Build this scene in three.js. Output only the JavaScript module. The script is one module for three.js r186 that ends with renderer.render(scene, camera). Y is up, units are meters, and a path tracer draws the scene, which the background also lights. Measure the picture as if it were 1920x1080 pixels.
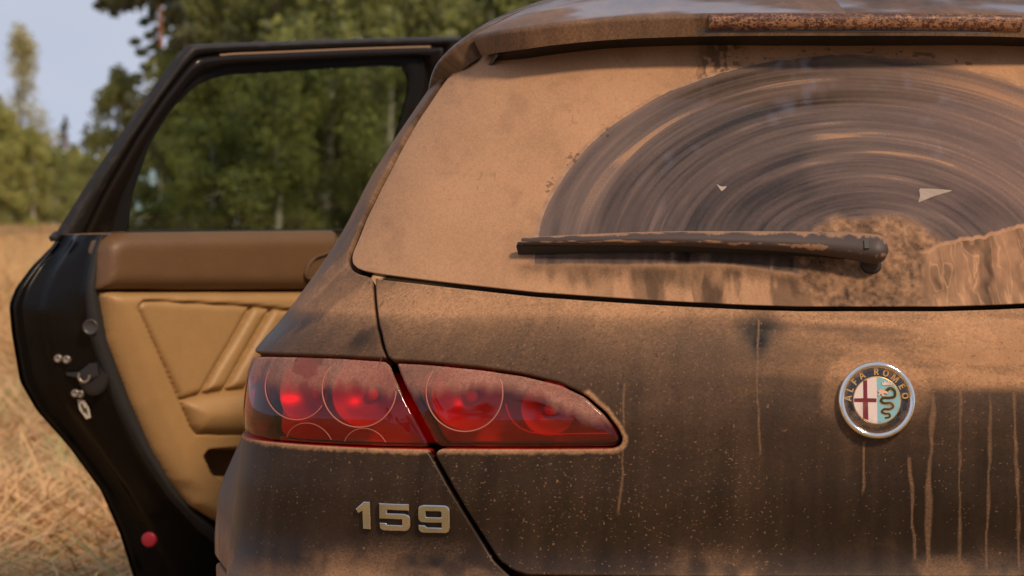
import * as THREE from 'three';
import { mergeGeometries, mergeVertices } from 'three/addons/utils/BufferGeometryUtils.js';
import { FontLoader } from 'three/addons/loaders/FontLoader.js';
import { TextGeometry } from 'three/addons/geometries/TextGeometry.js';

// ---------------------------------------------------------------- camera, sky, sun, exposure
const scene = new THREE.Scene();
const camera = new THREE.PerspectiveCamera(13.70, 16 / 9, 0.1, 900);
camera.position.set(-0.471, 1.03, 3.10);
camera.rotation.set(-0.02891, 0, 0);
camera.focus = 3.24;
camera.userData.fStop = 8;
const renderer = new THREE.WebGLRenderer({ antialias: true });
renderer.setSize(1024, 576);
renderer.toneMapping = THREE.LinearToneMapping;
renderer.toneMappingExposure = 1.08;
renderer.shadowMap.enabled = true;
const SUN = new THREE.Vector3(0.50, 0.76, 0.74).normalize();
const sun = new THREE.DirectionalLight(new THREE.Color().setRGB(1.0, 0.77, 0.54), 2.8);
sun.position.copy(SUN).multiplyScalar(40);
sun.castShadow = true; sun.shadow.radius = 16; sun.shadow.mapSize.set(2048, 2048);
Object.assign(sun.shadow.camera, { left: -14, right: 14, top: 14, bottom: -14, near: 1, far: 120 });
scene.add(sun, sun.target);

// ---------------------------------------------------------------- noise and small helpers
function rng(seed) { let a = seed >>> 0; return () => { a = (a + 0x6D2B79F5) | 0; let t = Math.imul(a ^ (a >>> 15), 1 | a); t = (t + Math.imul(t ^ (t >>> 7), 61 | t)) ^ t; return ((t ^ (t >>> 14)) >>> 0) / 4294967296; }; }
function h2(x, y) { let h = Math.imul(x | 0, 374761393) + Math.imul(y | 0, 668265263); h = Math.imul(h ^ (h >>> 13), 1274126177); return ((h ^ (h >>> 16)) >>> 0) / 4294967296; }
function vn(x, y) { const i = Math.floor(x), j = Math.floor(y); let f = x - i, g = y - j; f = f * f * (3 - 2 * f); g = g * g * (3 - 2 * g); const a = h2(i, j), b = h2(i + 1, j), c = h2(i, j + 1), d = h2(i + 1, j + 1); return a + (b - a) * f + (c - a) * g + (a - b - c + d) * f * g; }
function fbm(x, y, o = 4) { let s = 0, a = 0.5, t = 0; for (let k = 0; k < o; k++) { s += a * vn(x, y); t += a; a *= 0.5; x = x * 2.03 + 17.1; y = y * 2.03 + 9.7; } return s / t; }
const clamp = (x, a = 0, b = 1) => Math.min(b, Math.max(a, x));
const sst = (a, b, x) => { const t = clamp((x - a) / (b - a)); return t * t * (3 - 2 * t); };
const lerp = (a, b, t) => a + (b - a) * t;
const V = (x, y, z) => new THREE.Vector3(x, y, z);
function herm(T, y) {
  const n = T.length;
  if (y <= T[0][0]) return T[0][1];
  if (y >= T[n - 1][0]) return T[n - 1][1];
  let i = 0; while (T[i + 1][0] <= y) i++;
  const sl = (k) => (T[k + 1][1] - T[k][1]) / (T[k + 1][0] - T[k][0]);
  const tan = (k) => { if (k === 0) return sl(0); if (k === n - 1) return sl(n - 2); const a = sl(k - 1), b = sl(k); return a * b <= 0 ? 0 : 2 * a * b / (a + b); };
  const h = T[i + 1][0] - T[i][0], t = (y - T[i][0]) / h, t2 = t * t, t3 = t2 * t;
  return (2 * t3 - 3 * t2 + 1) * T[i][1] + (t3 - 2 * t2 + t) * h * tan(i) + (-2 * t3 + 3 * t2) * T[i + 1][1] + (t3 - t2) * h * tan(i + 1);
}
function dataTex(w, h, fn, srgb = true, repeat = false) {
  const d = new Uint8Array(w * h * 4), o = [0, 0, 0, 1];
  const enc = (c) => { c = clamp(c); return 255 * (srgb ? (c <= 0.0031308 ? c * 12.92 : 1.055 * Math.pow(c, 1 / 2.4) - 0.055) : c); };
  for (let j = 0; j < h; j++) for (let i = 0; i < w; i++) { o[3] = 1; fn((i + 0.5) / w, (j + 0.5) / h, o, i, j); const k = (j * w + i) * 4; d[k] = enc(o[0]); d[k + 1] = enc(o[1]); d[k + 2] = enc(o[2]); d[k + 3] = 255 * clamp(o[3]); }
  const t = new THREE.DataTexture(d, w, h, THREE.RGBAFormat);
  t.magFilter = THREE.LinearFilter; t.minFilter = THREE.LinearFilter; t.colorSpace = srgb ? THREE.SRGBColorSpace : THREE.NoColorSpace;
  t.wrapS = t.wrapT = repeat ? THREE.RepeatWrapping : THREE.ClampToEdgeWrapping; t.needsUpdate = true; return t;
}
const lin = (r, g, b) => new THREE.Color().setRGB(r, g, b);
function mat(color, roughness, o = {}) { const M = (o.clearcoat !== undefined || o.transmission !== undefined || o.sheen !== undefined) ? THREE.MeshPhysicalMaterial : THREE.MeshStandardMaterial; return new M({ color, roughness, metalness: 0, side: THREE.DoubleSide, ...o }); }
const used = {};
function numbered(n) { used[n] = (used[n] ?? -1) + 1; return used[n] ? `${n}_${String(used[n]).padStart(3, '0')}` : n; }
function thing(name, label, category, group) { const o = new THREE.Group(); o.name = numbered(name); o.userData = { label, category }; if (group) o.userData.group = group; scene.add(o); return o; }
function part(name, geo, m, parent, label) { const o = new THREE.Mesh(geo, m); o.name = name; o.castShadow = o.receiveShadow = true; if (label) o.userData.label = label; parent.add(o); return o; }

// ---------------------------------------------------------------- sky (air and thin cloud)
{
  const w = 1024, h = 512, d = new Float32Array(w * h * 4);
  for (let j = 0; j < h; j++) for (let i = 0; i < w; i++) {
    const el = ((j + 0.5) / h - 0.5) * Math.PI, az = (i + 0.5) / w * 2 * Math.PI, e = Math.max(0, Math.sin(el));
    const x = Math.cos(az), z = Math.sin(az), r = Math.cos(el) / (e + 0.22);
    const c = sst(0.26, 0.84, 0.6 * fbm(x * r * 1.6 + 40, z * r * 1.6 + 40, 5) + 0.4 * fbm(x * r * 5 + 80, z * r * 5 + 80, 4)) * (0.45 + 0.55 * sst(0, 0.25, e));
    const t = Math.pow(e, 0.55);
    const k = (j * w + i) * 4;
    d[k] = lerp(lerp(0.50, 0.30, t), 0.70, c * 0.5); d[k + 1] = lerp(lerp(0.555, 0.355, t), 0.68, c * 0.5); d[k + 2] = lerp(lerp(0.69, 0.50, t), 0.68, c * 0.5); d[k + 3] = 1;
  }
  const t = new THREE.DataTexture(d, w, h, THREE.RGBAFormat, THREE.FloatType);
  t.mapping = THREE.EquirectangularReflectionMapping; t.magFilter = t.minFilter = THREE.LinearFilter; t.needsUpdate = true;
  scene.background = t; scene.environment = t;
}

// ---------------------------------------------------------------- meshing tools
// resample a closed outline to short steps and soften its corners a little
function soften(pts, step = 0.014, rounds = 2, closed = true) {
  let p = [];
  for (let i = 0; i < pts.length - (closed ? 0 : 1); i++) { const a = pts[i], b = pts[(i + 1) % pts.length], n = Math.max(1, Math.ceil(Math.hypot(b[0] - a[0], b[1] - a[1]) / step)); for (let k = 0; k < n; k++) p.push([lerp(a[0], b[0], k / n), lerp(a[1], b[1], k / n)]); }
  if (!closed) p.push(pts[pts.length - 1]);
  for (let r = 0; r < rounds; r++) { const q = closed ? [] : [p[0]]; for (let i = 0; i < p.length - (closed ? 0 : 1); i++) { const a = p[i], b = p[(i + 1) % p.length]; q.push([a[0] * .75 + b[0] * .25, a[1] * .75 + b[1] * .25], [a[0] * .25 + b[0] * .75, a[1] * .25 + b[1] * .75]); } if (!closed) q.push(p[p.length - 1]); p = q; }
  const out = []; for (const a of p) { const b = out[out.length - 1]; if (!b || Math.hypot(a[0] - b[0], a[1] - b[1]) > 0.0012) out.push(a); }
  return out;
}
function areaOf(p) { let s = 0; for (let i = 0; i < p.length; i++) { const a = p[i], b = p[(i + 1) % p.length]; s += a[0] * b[1] - b[0] * a[1]; } return s / 2; }
function inside(p, x, y) { let c = false; for (let i = 0, j = p.length - 1; i < p.length; j = i++) { const a = p[i], b = p[j]; if ((a[1] > y) !== (b[1] > y) && x < (b[0] - a[0]) * (y - a[1]) / (b[1] - a[1]) + a[0]) c = !c; } return c; }
function distTo(p, x, y) { let m = 1e9; for (let i = 0, j = p.length - 1; i < p.length; j = i++) { const ax = p[j][0], ay = p[j][1], dx = p[i][0] - ax, dy = p[i][1] - ay, t = clamp(((x - ax) * dx + (y - ay) * dy) / (dx * dx + dy * dy + 1e-12)); m = Math.min(m, Math.hypot(x - ax - dx * t, y - ay - dy * t)); } return m; }
function clipHalf(p, ax, lim, sign) { const o = []; for (let i = 0; i < p.length; i++) { const a = p[i], b = p[(i + 1) % p.length], da = sign * (a[ax] - lim), db = sign * (b[ax] - lim); if (da >= 0) o.push(a); if ((da >= 0) !== (db >= 0)) { const t = da / (da - db); const q = [lerp(a[0], b[0], t), lerp(a[1], b[1], t)]; q[ax] = lim; o.push(q); } } return o; }
// triangles of a flat outline cut by a grid: fn(a, b, c) with [u, v] corners
function gridTriangles(p, cell, emit) {
  let x0 = 1e9, x1 = -1e9, y0 = 1e9, y1 = -1e9; for (const a of p) { x0 = Math.min(x0, a[0]); x1 = Math.max(x1, a[0]); y0 = Math.min(y0, a[1]); y1 = Math.max(y1, a[1]); }
  for (let x = Math.floor(x0 / cell) * cell; x < x1; x += cell) {
    let strip = clipHalf(clipHalf(p, 0, x, 1), 0, x + cell, -1); if (strip.length < 3) continue;
    for (let y = Math.floor(y0 / cell) * cell; y < y1; y += cell) {
      const q = clipHalf(clipHalf(strip, 1, y, 1), 1, y + cell, -1); if (q.length < 3 || Math.abs(areaOf(q)) < 1e-10) continue;
      const c = q.map((a) => new THREE.Vector2(a[0], a[1]));
      if (c.length === 3) { emit(q[0], q[1], q[2]); continue; }
      for (const f of THREE.ShapeUtils.triangulateShape(c, [])) emit(q[f[0]], q[f[1]], q[f[2]]);
    }
  }
}
function finish(pos, nor, uv, idx) {
  for (let i = 0; i < idx.length; i += 3) {
    const [a, b, c] = [idx[i], idx[i + 1], idx[i + 2]], P = (k) => V(pos[3 * k], pos[3 * k + 1], pos[3 * k + 2]), N = (k) => V(nor[3 * k], nor[3 * k + 1], nor[3 * k + 2]);
    const f = P(b).sub(P(a)).cross(P(c).sub(P(a)));
    if (f.dot(N(a).add(N(b)).add(N(c))) < 0) { idx[i + 1] = c; idx[i + 2] = b; }
  }
  const g = new THREE.BufferGeometry();
  g.setAttribute('position', new THREE.Float32BufferAttribute(pos, 3)); g.setAttribute('normal', new THREE.Float32BufferAttribute(nor, 3)); g.setAttribute('uv', new THREE.Float32BufferAttribute(uv, 2)); g.setIndex(idx); return g;
}
// a sheet-metal panel on a curved surface: map(a, b, off) -> point; rolled edge of radius r, then a flange of the given depth
function panel(outline, map, { cell = 0.014, r = 0.004, depth = 0.02, uvOf = (a, b) => [a, b], steps = 3 } = {}) {
  let p = outline; if (areaOf(p) < 0) p = p.slice().reverse();
  const n = p.length, outw = p.map((a, i) => { const u = p[(i + n - 1) % n], w = p[(i + 1) % n]; let x = w[1] - u[1], y = -(w[0] - u[0]); const l = Math.hypot(x, y) || 1; return [x / l, y / l]; });
  const ins = p.map((a, i) => [a[0] - outw[i][0] * r, a[1] - outw[i][1] * r]);
  const pos = [], nor = [], uv = [], idx = [], seen = new Map(), E = 0.0015;
  const normal = (a, b, off) => { const t = map(a + E, b, off).sub(map(a - E, b, off)), s = map(a, b + E, off).sub(map(a, b - E, off)); const m = t.cross(s).normalize(); return m; };
  const put = (P, N, a, b) => { pos.push(P.x, P.y, P.z); nor.push(N.x, N.y, N.z); uv.push(...uvOf(a, b, P)); return pos.length / 3 - 1; };
  const flip = normal(p[0][0], p[0][1], 0).dot(map(p[0][0], p[0][1], 0.01).sub(map(p[0][0], p[0][1], 0))) < 0 ? -1 : 1;
  const top = (a) => { const k = `${Math.round(a[0] * 1e6)},${Math.round(a[1] * 1e6)}`; let i = seen.get(k); if (i === undefined) { i = put(map(a[0], a[1], 0), normal(a[0], a[1], 0).multiplyScalar(flip), a[0], a[1]); seen.set(k, i); } return i; };
  gridTriangles(ins, cell, (a, b, c) => { const i = top(a), j = top(b), k = top(c); if (i !== j && j !== k && i !== k) idx.push(i, j, k); });
  const rings = [];
  for (let s = 0; s <= steps + 1; s++) {
    const al = Math.min(s, steps) / steps * Math.PI / 2, deep = s > steps ? depth : 0, ring = [];
    for (let i = 0; i < n; i++) {
      const q = [ins[i][0] + outw[i][0] * r * Math.sin(al), ins[i][1] + outw[i][1] * r * Math.sin(al)], P = map(q[0], q[1], -r * (1 - Math.cos(al)) - deep);
      const N0 = normal(q[0], q[1], 0).multiplyScalar(flip), T = map(q[0] + outw[i][0] * E, q[1] + outw[i][1] * E, 0).sub(map(q[0], q[1], 0)); T.addScaledVector(N0, -T.dot(N0)).normalize();
      ring.push(put(P, N0.multiplyScalar(Math.cos(al)).addScaledVector(T, Math.sin(al)), q[0], q[1]));
    }
    rings.push(ring);
  }
  for (let s = 0; s + 1 < rings.length; s++) for (let i = 0; i < n; i++) { const k = (i + 1) % n, a = rings[s], b = rings[s + 1]; idx.push(a[i], a[k], b[i], a[k], b[k], b[i]); }
  return finish(pos, nor, uv, idx);
}
// a padded piece: height over the outline follows the distance from its edge
function pad(outline, map, { cell = 0.008, h = 0.02, r = 0.03, base = 0, depth = 0.03, extra = null, uvOf = (a, b) => [a, b] } = {}) {
  const p = outline, pos = [], uv = [], idx = [], seen = new Map();
  const off = (a) => { const d = Math.min(1, distTo(p, a[0], a[1]) / r); return base + h * Math.sqrt(Math.max(0, 1 - (1 - d) * (1 - d))) + (extra ? extra(a[0], a[1], d) : 0); };
  const top = (a) => { const k = `${Math.round(a[0] * 1e5)},${Math.round(a[1] * 1e5)}`; let i = seen.get(k); if (i === undefined) { const P = map(a[0], a[1], off(a)); pos.push(P.x, P.y, P.z); uv.push(...uvOf(a[0], a[1])); i = pos.length / 3 - 1; seen.set(k, i); } return i; };
  gridTriangles(p, cell, (a, b, c) => { const i = top(a), j = top(b), k = top(c); if (i !== j && j !== k && i !== k) idx.push(i, j, k); });
  const skirt = p.map((a) => { const P = map(a[0], a[1], base - depth); pos.push(P.x, P.y, P.z); uv.push(...uvOf(a[0], a[1])); return pos.length / 3 - 1; });
  p.forEach((a, i) => { const b = p[(i + 1) % p.length]; idx.push(top(a), skirt[i], top(b), top(b), skirt[i], skirt[(i + 1) % p.length]); });
  const c = map(p[0][0], p[0][1], 0.01).sub(map(p[0][0], p[0][1], 0));
  for (let i = 0; i < idx.length; i += 3) { const P = (k) => V(pos[3 * k], pos[3 * k + 1], pos[3 * k + 2]), [x, y, z] = [idx[i], idx[i + 1], idx[i + 2]]; const f = P(y).sub(P(x)).cross(P(z).sub(P(x))); if (f.dot(c) < -1e-14) { idx[i + 1] = z; idx[i + 2] = y; } }
  const g = new THREE.BufferGeometry(); g.setAttribute('position', new THREE.Float32BufferAttribute(pos, 3)); g.setAttribute('uv', new THREE.Float32BufferAttribute(uv, 2)); g.setIndex(idx); g.computeVertexNormals(); return g;
}
// skin over rows of points
function loft(rows, { close = false, uvScale = 1 } = {}) {
  const m = rows.length, n = rows[0].length, pos = [], uv = [], idx = [];
  rows.forEach((r, i) => r.forEach((p, j) => { pos.push(p.x, p.y, p.z); uv.push(j / (n - 1) * uvScale, i / (m - 1) * uvScale); }));
  for (let i = 0; i + 1 < m; i++) for (let j = 0; j + (close ? 0 : 1) < n; j++) { const k = (j + 1) % n; idx.push(i * n + j, i * n + k, (i + 1) * n + j, i * n + k, (i + 1) * n + k, (i + 1) * n + j); }
  const g = new THREE.BufferGeometry(); g.setAttribute('position', new THREE.Float32BufferAttribute(pos, 3)); g.setAttribute('uv', new THREE.Float32BufferAttribute(uv, 2)); g.setIndex(idx); g.computeVertexNormals(); return g;
}
function tube(pts, r, seg = 8, close = false) { return new THREE.TubeGeometry(new THREE.CatmullRomCurve3(pts, close), Math.max(8, pts.length * 3), r, seg, close); }
function resample(pts, n) { const L = [0]; for (let i = 1; i < pts.length; i++) L.push(L[i - 1] + Math.hypot(pts[i][0] - pts[i - 1][0], pts[i][1] - pts[i - 1][1])); const o = []; for (let k = 0; k < n; k++) { const s = L[L.length - 1] * k / (n - 1); let i = 0; while (i < L.length - 2 && L[i + 1] < s) i++; const t = clamp((s - L[i]) / (L[i + 1] - L[i] || 1)); o.push([lerp(pts[i][0], pts[i + 1][0], t), lerp(pts[i][1], pts[i + 1][1], t)]); } return o; }
const mirror = (g) => { const m = g.clone(); m.applyMatrix4(new THREE.Matrix4().makeScale(-1, 1, 1)); if (m.index) { const a = m.index.array; for (let i = 0; i < a.length; i += 3) { const t = a[i + 1]; a[i + 1] = a[i + 2]; a[i + 2] = t; } } return m; };
// outlines measured on the car, metres: rear body as [x, y] in front elevation, door as [along, up]
const BODY = {"glassEdge": [[-0.5154, 1.2966], [-0.5418, 1.2705], [-0.5712, 1.2383], [-0.6084, 1.1784], [-0.6476, 1.0978], [-0.6789, 1.0292], [-0.694, 0.9851], [-0.6954, 0.9763], [-0.693, 0.9684], [-0.686, 0.9628], [-0.6755, 0.9594], [-0.6614, 0.9568], [-0.5997, 0.9498], [-0.5189, 0.9414], [-0.4398, 0.9336], [-0.3609, 0.9285], [-0.2742, 0.9232], [-0.1626, 0.9179], [-0.0929, 0.9159], [0.0058, 0.9159]], "pillarEdge": [[-0.5474, 1.2794], [-0.5773, 1.2393], [-0.6164, 1.1793], [-0.6554, 1.0981], [-0.6866, 1.0292], [-0.7008, 0.9865], [-0.702, 0.9762], [-0.6993, 0.9668], [-0.692, 0.9591], [-0.6813, 0.9543], [-0.6687, 0.9517]], "shutQ": [[-0.6632, 0.9489], [-0.6598, 0.9216], [-0.6533, 0.8871], [-0.6448, 0.8598], [-0.6387, 0.8482]], "lampTopQ": [[-0.6415, 0.8447], [-0.6993, 0.8467], [-0.76, 0.8466], [-0.8048, 0.8452]], "lampBotQ": [[-0.8051, 0.7265], [-0.7889, 0.7267], [-0.7276, 0.7265], [-0.6544, 0.7261], [-0.5845, 0.7267]], "diagQ": [[-0.5789, 0.7205], [-0.5367, 0.6478], [-0.4947, 0.5823], [-0.4745, 0.5645], [-0.4606, 0.5536]], "tailTop": [[-0.6586, 0.949], [-0.5994, 0.9435], [-0.5188, 0.9352], [-0.4399, 0.9274], [-0.3611, 0.9223], [-0.2745, 0.9171], [-0.1631, 0.9118], [-0.0934, 0.9098], [0.0052, 0.9098]], "shutT": [[-0.6585, 0.9469], [-0.6553, 0.9216], [-0.6489, 0.8872], [-0.6405, 0.8599], [-0.6343, 0.8455]], "lampT": [[-0.6278, 0.8429], [-0.5835, 0.8416], [-0.513, 0.8357], [-0.4571, 0.828], [-0.4085, 0.8168], [-0.3739, 0.8005], [-0.3484, 0.7787], [-0.3326, 0.7574], [-0.327, 0.745], [-0.3298, 0.7352], [-0.3394, 0.731], [-0.4432, 0.7293], [-0.5662, 0.7278]], "diagT": [[-0.5725, 0.7207], [-0.5304, 0.648], [-0.4884, 0.5838], [-0.4696, 0.5711], [-0.4502, 0.5656], [-0.374, 0.5654], [-0.2361, 0.5653], [-0.0011, 0.5645]], "lensOut": [[-0.8027, 0.8419], [-0.7598, 0.8438], [-0.6992, 0.8439], [-0.6393, 0.8413], [-0.6334, 0.8352], [-0.581, 0.7331], [-0.5859, 0.7302], [-0.6544, 0.7296], [-0.7276, 0.73], [-0.7889, 0.7303], [-0.8051, 0.7301]], "lensIn": [[-0.6242, 0.8395], [-0.5835, 0.8382], [-0.5129, 0.8323], [-0.4571, 0.8246], [-0.4085, 0.8134], [-0.376, 0.7978], [-0.3519, 0.7759], [-0.3367, 0.756], [-0.3312, 0.7442], [-0.3339, 0.7373], [-0.3422, 0.7344], [-0.4432, 0.7327], [-0.5662, 0.7313], [-0.5746, 0.7375]], "ringA": [[-0.7622, 0.8014], [0.0446, 0.0419]], "ringB": [[-0.6742, 0.8021], [0.0497, 0.0485]], "ringC": [[-0.5332, 0.8016], [0.0504, 0.05]], "ringE": [[-0.7441, 0.7241], [0.0336, 0.032]], "ringF": [[-0.666, 0.7228], [0.0303, 0.0296]], "ringD": [[-0.4794, 0.7885], [-0.4759, 0.7748], [-0.4668, 0.7617], [-0.4536, 0.7535], [-0.4363, 0.7502], [-0.3464, 0.7511]], "chipA": [[0.0845, 1.0729], [0.1077, 1.0722], [0.1315, 1.07], [0.1025, 1.0619], [0.0809, 1.0532], [0.0853, 1.0634]], "chipB": [[-0.1914, 1.0796], [-0.1852, 1.0752], [-0.1764, 1.0759], [-0.185, 1.0686]], "badge": [0.0007, 0.7946], "digits": [[-0.6618, 0.638], [-0.6245, 0.6373], [-0.5726, 0.6362]], "pivot": [0.0094, 0.9537], "fan": [[-0.4386, 0.994], [-0.4198, 1.0519], [-0.3745, 1.1191], [-0.3284, 1.165], [-0.2744, 1.2], [-0.1971, 1.2315], [-0.0966, 1.2515], [0.0494, 1.258], [0.1717, 1.2533], [0.2469, 1.2399]], "mudline": [[0.0517, 1.0085], [0.0988, 0.9873], [0.1588, 1.005], [0.2184, 1.0192]], "wiper": [[-0.4537, 0.9833], [-0.3708, 0.9849], [-0.2641, 0.9858], [-0.1578, 0.983], [-0.073, 0.9788], [-0.0167, 0.9732], [0.025, 0.9663]], "drips": [[-0.326, 0.9245, -0.3282, 0.8152, 7], [-0.3241, 0.8153, -0.3256, 0.7325, 6], [-0.3284, 0.7325, -0.3337, 0.6418, 7], [-0.1487, 0.8975, -0.1505, 0.7193, 6], [0.0708, 0.8976, 0.0689, 0.5676, 16], [0.1017, 0.9043, 0.109, 0.5676, 8], [0.1438, 0.9043, 0.1436, 0.5676, 9], [0.1694, 0.8975, 0.1865, 0.5674, 9], [0.0434, 0.7194, 0.0519, 0.5806, 9], [-0.0154, 0.7402, -0.0171, 0.6709, 8]], "smear": [[-0.2058, 0.8975], [0.1922, 0.8157]], "patch": [[-0.1841, 0.9111], [-0.1177, 0.9111], [-0.1485, 0.8601]]};
const DOOR = {"jambOut": [[0.6241, 0.9969], [0.64, 0.9749], [0.6923, 0.9316], [0.731, 0.8886], [0.7465, 0.8542], [0.7418, 0.8018], [0.7221, 0.6975], [0.6839, 0.6374], [0.6032, 0.555], [0.5234, 0.4572], [0.4761, 0.3626], [0.4421, 0.2681], [0.4078, 0.1497], [0.3871, 0.078]], "jambIn": [[0.6067, 0.9975], [0.6186, 0.9651], [0.623, 0.884], [0.5987, 0.7803], [0.5384, 0.6464], [0.4848, 0.5438], [0.4165, 0.4495], [0.3295, 0.38], [0.2286, 0.3305], [0.1096, 0.2723]], "frameOut": [[0.6924, 0.9977], [0.6371, 1.1141], [0.5613, 1.2567], [0.5004, 1.362], [0.4837, 1.3818], [0.4607, 1.3861], [0.2909, 1.399], [0.0019, 1.4216], [-0.2603, 1.4388]], "glassIn": [[0.5291, 1.0036], [0.5414, 1.0715], [0.5268, 1.1822], [0.4949, 1.2528], [0.4394, 1.3137], [0.3822, 1.329], [-0.0629, 1.3671], [-0.1031, 1.3654], [-0.1289, 1.3481], [-0.1405, 1.3138], [-0.1411, 1.2788], [-0.1366, 1.0011]], "padUp": [[0.0018, 1.0042], [0.5749, 1.0018], [0.5987, 0.9965], [0.621, 0.9847], [0.6289, 0.9654], [0.6346, 0.8847], [-0.0134, 0.871]], "panel": [[0.6249, 0.8811], [0.6059, 0.7809], [0.5457, 0.6474], [0.4923, 0.545], [0.4488, 0.4808], [0.4005, 0.4288], [0.3444, 0.3969], [0.2945, 0.372], [-0.0999, 0.3119], [-0.1011, 0.8653]], "ridge": [[0.5881, 0.872], [0.4633, 0.5997], [0.4059, 0.4846], [0.3386, 0.423]], "insert": [[0.5538, 0.8506], [0.5404, 0.8633], [0.5162, 0.8638], [0.2537, 0.8462], [0.2653, 0.8306], [0.3087, 0.7709], [0.3515, 0.7164], [0.3897, 0.6644], [0.4424, 0.6539]], "pleat1": [[0.2479, 0.8449], [0.1982, 0.8402], [0.254, 0.7689], [0.2989, 0.7084], [0.3276, 0.6691], [0.3855, 0.6642], [0.3487, 0.7162], [0.3044, 0.7707]], "pleat2": [[0.1923, 0.8389], [0.1388, 0.834], [0.1999, 0.7612], [0.244, 0.7059], [0.2688, 0.6696], [0.3234, 0.6678], [0.2946, 0.7082], [0.2482, 0.7687]], "pleat3": [[0.1328, 0.8327], [0.0724, 0.8276], [0.1391, 0.7532], [0.1929, 0.6692], [0.2631, 0.6693], [0.2397, 0.7057], [0.1926, 0.761]], "arm": [[0.4466, 0.6519], [0.3869, 0.661], [0.266, 0.6649], [0.0729, 0.6597], [0.0732, 0.5547], [0.4054, 0.5794], [0.4192, 0.5937]], "pocket": [[0.3833, 0.5332], [0.3734, 0.5426], [0.3381, 0.5436], [0.0733, 0.5267], [0.0736, 0.4238], [0.3214, 0.4611], [0.3638, 0.4948]], "handle": [[0.1134, 0.9031], [0.1073, 0.9261], [0.086, 0.9455], [0.0279, 0.96], [-0.0657, 0.9532], [-0.0656, 0.9], [0.074, 0.8943]], "plug": [0.6361, 0.8102, -0.021], "bolts": [[0.6701, 0.7449, -0.087], [0.6576, 0.7427, -0.075], [0.6372, 0.6729, -0.075], [0.6285, 0.6716, -0.07]], "latch": [0.6303, 0.7141, -0.052], "sticker": [0.6177, 0.6401, -0.075], "redSpot": [0.4536, 0.3551, -0.075], "latchHole": [[0.6693, 0.7188, -0.06], [0.6381, 0.7207, -0.06], [0.6144, 0.7349, -0.06], [0.5987, 0.731, -0.06], [0.5961, 0.7122, -0.06], [0.6186, 0.7045, -0.06], [0.6382, 0.7076, -0.06]], "tab": [[0.6655, 0.9918], [0.6498, 1.0048], [0.6394, 1.0037], [0.6473, 0.984], [0.6603, 0.983]]};

// ---------------------------------------------------------------- ground
const groundY = (x, z) => 0.12 * sst(-25, -110, z) + 0.06 * (vn(x * 0.3 + 50, z * 0.3 + 50) - 0.5) * sst(3.5, 8, Math.hypot(x, (z + 1) * 0.7));
const strawTex = dataTex(1024, 1024, (u, v, o) => {
  const x = u * 8, y = v * 8, a = fbm(x * 1.2, y * 1.2, 5), f = fbm(x * 14 + 3, y * 14, 4), g = sst(0.55, 0.75, fbm(x * 0.9 + 30, y * 0.9, 4));
  const s = 0.45 + 0.9 * f * (0.55 + 0.9 * a);
  o[0] = lerp(0.52, 0.24, g) * s; o[1] = lerp(0.31, 0.20, g) * s; o[2] = lerp(0.125, 0.065, g) * s;
}, true, true);
{
  const g = new THREE.PlaneGeometry(700, 700, 140, 140); g.rotateX(-Math.PI / 2);
  const p = g.attributes.position, u = g.attributes.uv;
  for (let i = 0; i < p.count; i++) { p.setY(i, groundY(p.getX(i), p.getZ(i)) - 0.01); u.setXY(i, p.getX(i) / 8, p.getZ(i) / 8); }
  g.computeVertexNormals();
  const o = part('field', g, mat(0xffffff, 0.95, { map: strawTex }), scene); o.userData = { kind: 'structure', label: 'dry straw coloured field reaching to the trees', category: 'field' };
}

// ---------------------------------------------------------------- the car's rear surface: plan curve by height, metres
const RT = [[.30, .05], [.48, .055], [.53, .045], [.562, .006], [.60, -.002], [.68, .004], [.76, .004], [.81, -.001], [.85, -.010], [.885, -.024], [.91, -.041], [.93, -.056], [1.0, -.112], [1.1, -.199], [1.2, -.292], [1.28, -.370], [1.40, -.50]];
const WT = [[.30, .87], [.565, .872], [.65, .864], [.72, .855], [.80, .847], [.84, .838], [.885, .802], [.96, .75], [1.007, .722], [1.10, .678], [1.19, .625], [1.28, .565], [1.34, .507], [1.40, .43]];
const BULGE = [[.30, .085], [.56, .085], [.65, .062], [.72, .03], [.80, .012], [.95, 0]];
const NE = 2.8, DP = .33, TAB = [[0, 0, 0]];
for (let k = 1; k <= 4000; k++) { const q = 1 - Math.pow(1 - k / 4000, 3), d = 1 - Math.pow(1 - Math.pow(q, NE), 1 / NE), l = TAB[TAB.length - 1]; TAB.push([l[0] + Math.hypot((q - l[1]) * .82, (d - l[2]) * DP), q, d]); }
const TMAX = TAB[TAB.length - 1][0];
function tabAt(key, v) { let a = 0, b = TAB.length - 1; while (b - a > 1) { const m = (a + b) >> 1; if (TAB[m][key] <= v) a = m; else b = m; } const t = clamp((v - TAB[a][key]) / (TAB[b][key] - TAB[a][key] || 1)); return [0, 1, 2].map((k) => lerp(TAB[a][k], TAB[b][k], t)); }
const tauOf = ([x, y]) => [Math.sign(x) * tabAt(1, Math.min(0.99999, Math.abs(x) / herm(WT, y)))[0], y];
function bodyRaw(t, y) {
  const s = t < 0 ? -1 : 1, a = Math.abs(t), W = herm(WT, y), R = herm(RT, y);
  if (a <= TMAX) { const [, q, d] = tabAt(0, a); return V(s * W * q, y, R - DP * d); }
  const e = a - TMAX, b = herm(BULGE, y); return V(s * (W + b * sst(0, .55, e)), y, R - DP - e);
}
function bodyP(t, y, off = 0) {
  const P = bodyRaw(t, y); if (!off) return P;
  const e = .003, n = bodyRaw(t + e, y).sub(bodyRaw(t - e, y)).cross(bodyRaw(t, y + e).sub(bodyRaw(t, y - e))).normalize();
  return P.addScaledVector(n, off);
}
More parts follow.
